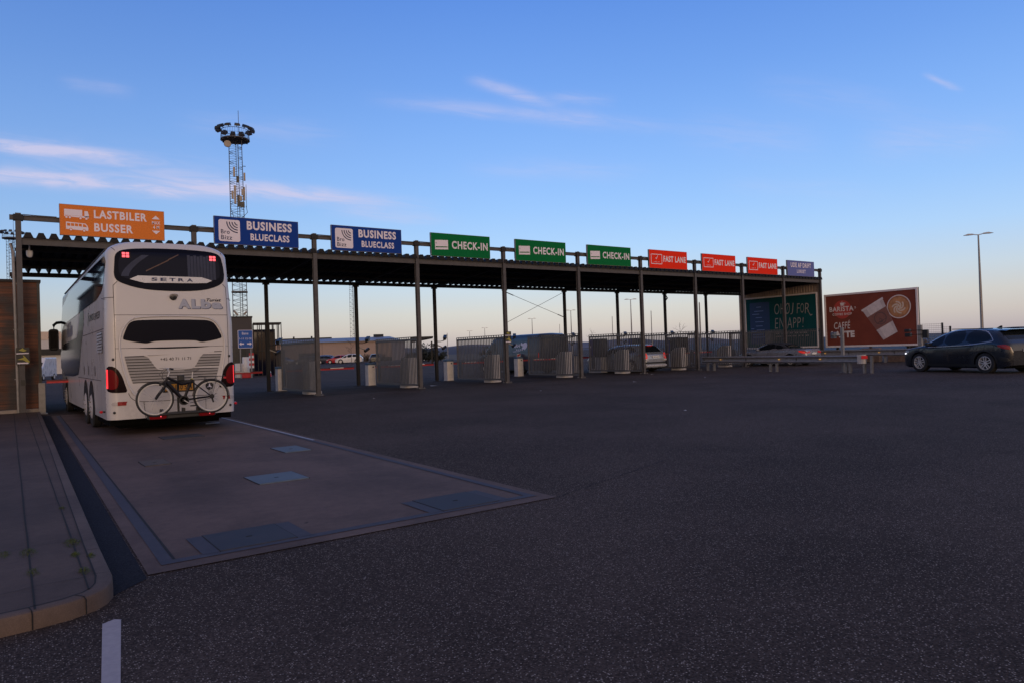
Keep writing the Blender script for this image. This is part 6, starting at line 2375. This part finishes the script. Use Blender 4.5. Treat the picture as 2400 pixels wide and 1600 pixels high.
ridge_strip('hills', HILL, 2600, -.75, .34, hfun(27, 10, 4, -.75, .34), 500)
ridge_strip('far_shore', HILLD, 3600, -.2, 1.1, lambda u: 9 + 5 * sin(u * 23) + 4 * sin(u * 61 + 2) + max(0, u - .48) * 70, 500)
ridge_strip('low_land', HILLD, 420, -.72, .12, hfun(4.2, 2.2, 11, -.72, .12), 60)
SEA = mat('sea_water', (0.020, 0.028, 0.050), .6, 0, .05, var=.3, scale=.05, bump=.6, bscale=.35)
sea = MB()
pts = [on(.20, 3000), on(.20, 330), on(.255, 170), on(.36, 112), on(.50, 92), on(.75, 88), on(1.25, 90), on(1.25, 3000)]
sea.poly([(x, y, .02) for x, y in pts])
tag(sea.build('sea', SEA, normals=False), kind='structure')
VERGE = mat('dry_grass', (0.075, 0.055, 0.032), .95, var=.4, scale=.4, bump=.5, bscale=5)
vg = MB()
vg.poly([(x, y, .012) for x, y in (on(-.26, 152), on(-.10, 132), on(.05, 128), on(.05, 420), on(-.26, 420))])
tag(vg.build('grass_verge', VERGE, normals=False), kind='structure')

# ------------------------------------------------------------------ warehouse, stair tower building, terminal behind the coach
WHW = mat('warehouse_wall', (0.33, 0.245, 0.215), .8, var=.06, scale=.3)
WHR = mat('warehouse_roof', (0.20, 0.225, 0.29), .5, var=.08, scale=.2)
a_, b_ = Vector((*on(-.46, 178), 0)), Vector((*on(-.168, 164), 0))
dv = (b_ - a_).normalized()
nv_ = Vector((-dv.y, dv.x, 0))
if nv_.dot(Vector((VD.x, VD.y, 0))) < 0:
    nv_ = -nv_
wh = thing('warehouse', 'long low beige warehouse with pale blue-grey roof edge behind the parked cars', 'warehouse')
LW = (b_ - a_).length


def wpt(q, dpt, z):
    p = a_ + dv * q + nv_ * dpt
    return (p.x, p.y, z)


m_ = MB()
m_.add([wpt(0, 0, 0), wpt(LW, 0, 0), wpt(LW, 30, 0), wpt(0, 30, 0), wpt(0, 0, 4.6), wpt(LW, 0, 4.6), wpt(LW, 30, 4.6), wpt(0, 30, 4.6)], [(0, 1, 5, 4), (1, 2, 6, 5), (2, 3, 7, 6), (3, 0, 4, 7)])
m_.build('wall', WHW, wh)
m_ = MB()
m_.add([wpt(-.4, -.5, 4.65), wpt(LW + .6, -.5, 4.65), wpt(LW - 1.0, 6, 5.55), wpt(-.4, 6, 5.55), wpt(LW + .6, 31, 4.65), wpt(-.4, 31, 4.65)], [(0, 1, 2, 3), (3, 2, 4, 5), (1, 4, 2)])
m_.add([wpt(-.4, -.5, 4.5), wpt(LW + .6, -.5, 4.5), wpt(LW + .6, -.5, 4.65), wpt(-.4, -.5, 4.65)], [(0, 1, 2, 3)])
m_.build('roof', WHR, wh)
m_ = MB()
m_.add([wpt(0, 5.9, 5.5), wpt(LW * .72, 5.9, 5.5), wpt(LW * .72, 5.9, 5.80), wpt(0, 5.9, 5.80)], [(0, 1, 2, 3)])
for q in (.2, .42, .55, .63):
    p = wpt(LW * q, 5.9, 5.8)
    m_.box(p[0] - .15, p[0] + .15, p[1] - .15, p[1] + .15, 5.7, 6.2)
p = wpt(LW * .93, 6, 6.6)
m_.box(p[0] - 1.0, p[0] + 1.0, p[1] - .6, p[1] + .6, 5.4, 6.1)
m_.each('roof_vent', STEEL_D, wh)
m_ = MB()
m_.add([wpt(0, -.03, 0), wpt(LW, -.03, 0), wpt(LW, -.03, .9), wpt(0, -.03, .9)], [(0, 1, 2, 3)])
m_.build('base_band', STEEL_D, wh)
for q in (.60, .63):
    m_ = MB()
    m_.add([wpt(LW * q, -.04, .1), wpt(LW * q + 2.2, -.04, .1), wpt(LW * q + 2.2, -.04, 2.3), wpt(LW * q, -.04, 2.3)], [(0, 1, 2, 3)])
    m_.build('door', STEEL_D, wh)
m_ = MB()
for q in (.30, .5, .7, .86):
    m_.add([wpt(LW * q, -.03, .9), wpt(LW * q + .10, -.03, .9), wpt(LW * q + .10, -.03, 4.5), wpt(LW * q, -.03, 4.5)], [(0, 1, 2, 3)])
m_.each('wall_joint', mat('wall_joint', (.19, .15, .14), .8), wh, normals=False)

sh_ = thing('shelter', 'flat dark shelter roof seen between the third canopy post and its rear post', 'shelter', (*on(-.122, 86), 0), -YAW + .12)
MB().prism([(-1.6, 0, 2.85), (1.05, 0, 3.28), (1.05, 0, 3.40), (-1.6, 0, 3.40)], (0, 8, 0)).build('roof', STEEL_D, sh_)
for x, y in ((-1.6, 1), (.9, 7)):
    MB().box(x - .1, x + .1, y - .1, y + .1, 0, 2.95).build('post', STEEL_D, sh_)

gx, gy = on(-.372, 66)
bd = thing('utility_building', 'dark grey boxy building with a glazed stair frame behind the blue lane sign', 'building', (gx, gy, 0), -YAW + .37)
MB().box(-3.2, 1.55, 0, 4, 0, 5.05).build('wall', mat('dark_render', (.060, .053, .052), .8, var=.12), bd)
MB().box(-3.25, 1.6, -.05, 4.05, 5.05, 5.15).build('roof', STEEL_D, bd)
MB().box(-.8, 1.0, -.02, .05, .1, 2.4).build('doorway', BLACK, bd)
g_ = MB()
for k in range(8):
    x = 1.62 + k * .33
    g_.box(x, x + .07, .3, .38, 0, 4.55)
g_.box(1.62, 4.0, .3, .38, 4.45, 4.6).box(1.62, 4.0, .3, .38, 2.1, 2.2).box(1.62, 4.0, 2.3, 2.38, 4.45, 4.6)
for k in range(5):
    g_.box(1.62 + k * .55, 1.70 + k * .55, 2.3, 2.38, 0, 4.5)
g_.build('stair_frame', STEEL_D, bd)
MB().box(1.62, 3.45, .45, .5, 0, 4.0).build('glazing', DARKGLASS, bd)
MB().box(2.6, 4.2, .6, 3, 0, 2.2).build('annex', mat('dark_render', (.06, .05, .05)), bd)

ln = thing('direction_sign', 'blue Bane lane direction sign with white arrows right of the coach', 'sign', (13.95, 31.0, 0), 0)
for x in (-.05, .75):
    MB().rod((x, .06, 0), (x, .06, 3.7), .045, 8).build('post', GALV, ln)
bo = MB()
bo.prism([(a, 0, b) for a, b in rrect(-.22, .90, 2.33, 3.72, .07)], (0, .03, 0))
bo.build('board', SIGNWHITE, ln)
bf = MB()
fpoly(bf, lambda u, v: (u, -.004, v), rrect(-.19, .87, 2.36, 3.69, .06))
bf.build('face', mat('road_sign_blue', (.010, .085, .36), .5, var=.05), ln, normals=False)
fn = lambda u, v: (u, -.008, v)
le = MB()
add_text(le, 'Bane', fn, .09, .58, 3.36, 3.56, .0)
add_text(le, '1-11', fn, -.13, .20, 2.99, 3.13, .0)
add_text(le, '12-28', fn, .34, .80, 2.99, 3.13, .0)
for s, cx_ in ((-1, .05), (1, .63)):
    fpoly(le, fn, [(cx_ + s * .19, 2.66), (cx_ + s * .03, 2.80), (cx_ + s * .03, 2.71), (cx_ - s * .17, 2.71), (cx_ - s * .17, 2.61), (cx_ + s * .03, 2.61), (cx_ + s * .03, 2.52)])
le.build('lettering', SIGNWHITE, ln, normals=False)

# works clutter in front of the utility building
for k, (u, h, r, m, lb) in enumerate(((-.366, 1.15, .33, CABWHITE, 'cream plastic drum at the foot of the dark utility building'), (-.3575, 1.65, .27, WHITE, 'taller white drum at the foot of the dark utility building'))):
    x, y = on(u, 62)
    o = MB().lathe([(r * .95, 0), (r, .05), (r, h * .48), (r * 1.04, h * .5), (r, h * .52), (r, h - .05), (r * .9, h), (.001, h)], (0, 0, 0), n=18).build('drum', m, loc=(x, y, 0), smooth=True)
    tag(o, lb, 'drum', 'drums by the utility building')
x, y = on(-.3505, 61)
t = thing('striped_post', 'red and white banded marker post beside the white drum', 'marker post', (x, y, 0))
MB().rod((0, 0, 0), (0, 0, 2.0), .05, 8).build('stem', GALV, t)
MB().box(-.18, .18, -.04, .04, .75, 1.95).build('board', WHITE, t)
MB().box(-.182, .182, -.045, .045, .95, 1.15).box(-.182, .182, -.045, .045, 1.35, 1.55).box(-.182, .182, -.045, .045, 1.75, 1.95).build('band', BOOMRED, t)
x, y = on(-.3575, 60)
o = MB().box(-.35, .35, -.2, .2, 0, .38).build('plastic_barrier_block', BOOMRED, loc=(x, y, 0), bevel=.05)
tag(o, 'red plastic barrier block on the ground below the white drum', 'barrier block')
x, y = on(-.3290, 62)
t = thing('traffic_cone', 'red traffic cone near the parked car left of the first rear post', 'cone', (x, y, 0))
MB().lathe([(.20, 0), (.18, .06), (.05, .78), (.001, .8)], (0, 0, 0)).build('body', BOOMRED, t, smooth=True)
MB().lathe([(.155, .30), (.115, .46)], (0, 0, .0)).build('band', WHITE, t, smooth=True)

# what shows between the boarded building and the coach
x, y = on(-.590, 150)
tm = thing('ferry_terminal', 'pale terminal building with a beige patterned parapet between the boarded building and the coach', 'building', (x, y, 0), -YAW + .59)
MB().box(-9, 9, 0, 6, 0, 6.0).build('wall', mat('terminal_wall', (.52, .50, .50), .7, var=.06), tm)
MB().box(-9.1, 9.1, -.1, 6.1, 6.0, 7.4).build('parapet', mat('terminal_parapet', (.55, .44, .36), .7, var=.1), tm)
ar = MB()
for k in range(4):
    c = (-3.5 + k * 3.2, 6.25)
    for rr_ in (.45, .75):
        pathstrip(ar, [(c[0] + rr_ * cos(pi * q / 10), c[1] + rr_ * sin(pi * q / 10)) for q in range(11)], .12, lambda u, v: (u, -.12, v))
ar.build('arch_pattern', mat('arch_brown', (.25, .10, .07), .7), tm, normals=False)
MB().box(-9, 9, -.6, 0, 3.4, 3.7).box(-9, 9, -.6, -.5, 3.7, 4.4).build('gallery', STEEL_D, tm)
x, y = on(-.578, 92)
VANW = car_paint('van_white', (.66, .65, .66))
wv = thing('parked_van', 'white van parked on the far lot between the boarded building and the coach', 'van', (x, y, 0), radians(160))
wb2 = MB()
wb2.prism([(-.95, yy, zz) for yy, zz in ((0, .35), (0, 2.35), (3.3, 2.35), (4.1, 1.45), (4.9, 1.15), (5.0, .35))], (1.9, 0, 0))
wb2.build('body', VANW, wv, bevel=.08)
MB().box(-.80, .80, 3.32, 3.34, 1.5, 2.2).prism([(-.82, 3.36, 2.25), (-.82, 4.06, 1.52), (-.82, 4.02, 1.48), (-.82, 3.30, 2.22)], (1.64, 0, 0)).build('windscreen', CARGLASS, wv)
wheel_set(wv, dict(wr=.33, wheels=(.9, 4.1)), .98, detail=False)
MB().box(-.85, .85, -.02, .0, 1.45, 2.1).build('rear_window', CARGLASS, wv)
x, y = on(-.593, 100)
bush(-.593, 100, 1.2, 1.5, 'dark green bush behind the barrier between the boarded building and the coach', mat('green_leaf', (.02, .05, .025), .8, var=.4), 'dark_shrub', 500)

# ------------------------------------------------------------------ lattice masts, antenna mast, lamp posts, flag poles
MASTC = mat('mast_steel', (0.075, 0.075, 0.085), .6, .2, var=.1)


def lattice(mb, w0, w1, z0, z1, n, r, legs=4):
    def corner(k, z):
        w_ = w0 + (w1 - w0) * (z - z0) / (z1 - z0)
        a = 2 * pi * k / legs + pi / 4
        return Vector((w_ * .7071 * cos(a), w_ * .7071 * sin(a), z))
    for k in range(legs):
        mb.rod(corner(k, z0), corner(k, z1), r, 5)
    for i in range(n):
        za, zb = z0 + (z1 - z0) * i / n, z0 + (z1 - z0) * (i + 1) / n
        for k in range(legs):
            if (i + k) % 2:
                mb.rod(corner(k, za), corner((k + 1) % legs, zb), r * .45, 4)
            else:
                mb.rod(corner((k + 1) % legs, za), corner(k, zb), r * .45, 4)
            mb.rod(corner(k, zb), corner((k + 1) % legs, zb), r * .4, 4)


def floodmast(label, x, y, sc_, rz):
    t = thing('floodlight_mast', label, 'light mast', (x, y, 0), rz, 'lattice floodlight masts', sc_)
    m_ = MB()
    lattice(m_, 1.75, 1.5, 0, 29.0, 46, .044)
    m_.rod((.32, .1, 0), (.30, .1, 29.0), .05, 6).rod((.05, -.2, 0), (.05, -.2, 29.0), .035, 6)
    m_.build('lattice', MASTC, t)
    p = MB()
    p.lathe([(1.72, 29.15), (1.76, 29.0), (.9, 28.85), (.001, 28.85)], (0, 0, 0), n=32).lathe([(1.72, 29.15), (.001, 29.1)], (0, 0, 0), n=32)
    for k in range(6):
        a = pi * k / 6
        p.bar((1.7 * cos(a), 1.7 * sin(a), 28.95), (-1.7 * cos(a), -1.7 * sin(a), 28.95), .12, .16)
    p.build('platform', MASTC, t)
    h = MB()
    for z, r in ((30.25, 1.62), (29.7, 1.68)):
        h.tube([(r * cos(2 * pi * k / 32), r * sin(2 * pi * k / 32), z) for k in range(32)], .035 if z > 30 else .015, 5, closed=True)
    for k in range(36):
        a = 2 * pi * k / 36
        h.rod((1.72 * cos(a), 1.72 * sin(a), 29.1), (1.62 * cos(a), 1.62 * sin(a), 30.25), .014, 4)
    h.build('railing', MASTC, t)
    for k in range(12):
        a = 2 * pi * (k + .25) / 12
        d = Vector((cos(a), sin(a), 0))
        s = Vector((-sin(a), cos(a), 0))
        c = d * 2.0 + Vector((0, 0, 30.42))
        fl_ = MB()
        e1, e2 = d * .42 + Vector((0, 0, -.10)), s * .36
        nn = Vector((0, 0, .12)) + d * .06
        fl_.add([c - e1 * .6 - e2 * .8 - nn, c + e1 - e2 - nn, c + e1 + e2 - nn, c - e1 * .6 + e2 * .8 - nn, c - e1 * .6 - e2 * .7 + nn * 1.8, c + e1 * .75 - e2 * .8 + nn, c + e1 * .75 + e2 * .8 + nn, c - e1 * .6 + e2 * .7 + nn * 1.8],
                [(0, 3, 2, 1), (4, 5, 6, 7), (0, 1, 5, 4), (1, 2, 6, 5), (2, 3, 7, 6), (3, 0, 4, 7)])
        fl_.bar(d * 1.62 + Vector((0, 0, 30.25)), c - nn, .06)
        fo = fl_.build('floodlight', BLACK, t)
        MB().add([c - e1 * .45 - e2 * .7 - nn * 1.06, c + e1 * .9 - e2 * .9 - nn * 1.06, c + e1 * .9 + e2 * .9 - nn * 1.06, c - e1 * .45 + e2 * .7 - nn * 1.06], [(0, 1, 2, 3)]).build('lens', LAMPCLEAR, fo, normals=False)
    MB().rod((.45, .2, 29), (.45, .2, 32.9), .035, 6).rod((.45, .2, 29.1), (.45, .2, 30.0), .08, 6).build('antenna', MASTC, t)
    return t


ANT = mat('antenna_cream', (.36, .30, .24), .6, var=.1)
x, y = 23.40, 66.3
fm1 = floodmast('tall lattice floodlight mast with dish and antennas rising behind the first blue sign', x, y, 1.0, -YAW + .36)
MB().lathe([(.001, -.12), (.40, -.12), (.44, 0), (.40, .15), (.001, .2)], (-.90, -1.0, 28.25), (0, 1, 0), 22).build('dish', ANT, fm1, smooth=True)
for nm, bx in (('panel_antenna', (-.35, -.10, -1.05, -.85, 24.2, 25.4)), ('panel_antenna', (-.32, -.05, -1.05, -.85, 20.8, 23.1)), ('panel_antenna', (-.62, -.36, -.98, -.85, 21.4, 22.4)), ('panel_antenna', (.85, 1.08, -.8, -.6, 23.8, 24.8)), ('panel_antenna', (.82, 1.0, -.8, -.6, 21.3, 23.0)), ('panel_antenna', (.55, .85, -1.0, -.8, 21.9, 22.7)), ('panel_antenna', (.30, .62, -1.0, -.8, 21.2, 21.8))):
    MB().box(*bx).build(nm, ANT, fm1, bevel=.03)
MB().box(.0, .32, -1.0, -.75, 23.5, 24.3).box(.05, .4, -.95, -.7, 20.5, 21.9).box(.4, .9, -.95, -.7, 20.4, 21.1).rod((.75, -.8, 25.6), (1.15, -.8, 25.6), .04, 6).rod((1.12, -.8, 20.5), (1.12, -.8, 23.3), .03, 6).build('radio_units', BLACK, fm1)
cbl = MB()
cbl.tube([(1.05, -.8, 20.6), (1.2, -.8, 19.8), (.7, -.85, 19.2), (.2, -.8, 18.4), (-.1, -.7, 16)], .035, 6).tube([(-.5, -.85, 21.0), (-.75, -.85, 20.4), (-.55, -.85, 19.6), (-.1, -.8, 18.0)], .03, 6)
cbl.build('feeder_cables', BLACK, fm1, smooth=True)
for zz in (3.9, 12.5, 9.8):
    MB().box(-.95, .95, -.95, .95, zz, zz + .10).build('mast_collar', MASTC, fm1)
MB().rod((-.3, -1.0, 6.9), (-.7, -1.3, 7.4), .12, 8).rod((.45, -1.0, 7.0), (.75, -1.3, 7.3), .12, 8).build('loudspeaker', ANT, fm1)
x, y = 1.25, 150
floodmast('distant lattice floodlight mast at the left edge above the boarded building', x, y, .945, .3)

am = thing('antenna_mast', 'slender lattice mast seen beside the second rear post above the warehouse', 'mast', (67.2, 133.5, 0))
m_ = MB()
lattice(m_, .95, .70, 0, 22, 44, .035, 3)
m_.build('lattice', MASTC, am)


def lamp_post(u, d, h, label, scale=1.0):
    x, y = on(u, d)
    t = thing('street_lamp', label, 'street lamp', (x, y, 0), -(YAW + u), 'double street lamps')
    p = MB()
    p.tube([(0, 0, 0), (0, 0, h * .5), (0, 0, h * .72), (0, 0, h)], .16 * scale, 8, r2=.07 * scale)
    p.build('pole', GALV, t, smooth=True)
    for s in (-1, 1):
        hd_ = MB()
        hd_.bar((0, 0, h), (s * .35, 0, h + .06), .09)
        hd_.prism([(s * .30, -.13, h + .04), (s * .45, -.13, h + .16), (s * .9, -.13, h + .20), (s * 1.35, -.13, h + .06), (s * 1.0, -.13, h + .02)], (0, .26, 0))
        hd_.build('lamp_head', ALLOY, t, bevel=.02)


lamp_post(.5826, 89.7, 11.85, 'tall double street lamp at the right, above the dark SUV')
for u, d, h, lb in ((.1665, 150, 10.95, 'double street lamp above the fifth gate, tallest of the far row'), (.0835, 185, 11.0, 'double street lamp beside the post between the last two green signs'),
                    (.0290, 220, 10.7, 'double street lamp above the dark van'), (-.0377, 283, 10.3, 'small double street lamp above the third gate, nearer to the canopy post'), (-.0589, 315, 10.2, 'smallest double street lamp, above the left part of the third gate')):
    lamp_post(u, d, h, lb)
for u, d, h, r, lb in ((.2583, 105, 7.2, .14, 'thick bare pole between the sixth canopy post and a rear post'), (.1937, 160, 8.9, .12, 'plain flag pole left of the sixth canopy post'), (.1405, 180, 8.8, .11, 'plain flag pole right of the fifth rear post'),
                       (.0673, 220, 8.7, .10, 'thin plain pole left of the fifth rear post'), (-.0901, 170, 5.8, .10, 'thin plain pole left of the third gate above the hills')):
    x, y = on(u, d)
    t = thing('bare_pole', lb, 'pole', (x, y, 0), 0, 'plain poles beyond the canopy')
    MB().tube([(0, 0, 0), (0, 0, h)], r, 8, r2=r * .6).build('pole', GALV, t)
    MB().lathe([(.001, .09), (.07, 0), (.001, -.07)], (0, 0, h + .04), n=8).build('finial', GALV, t)
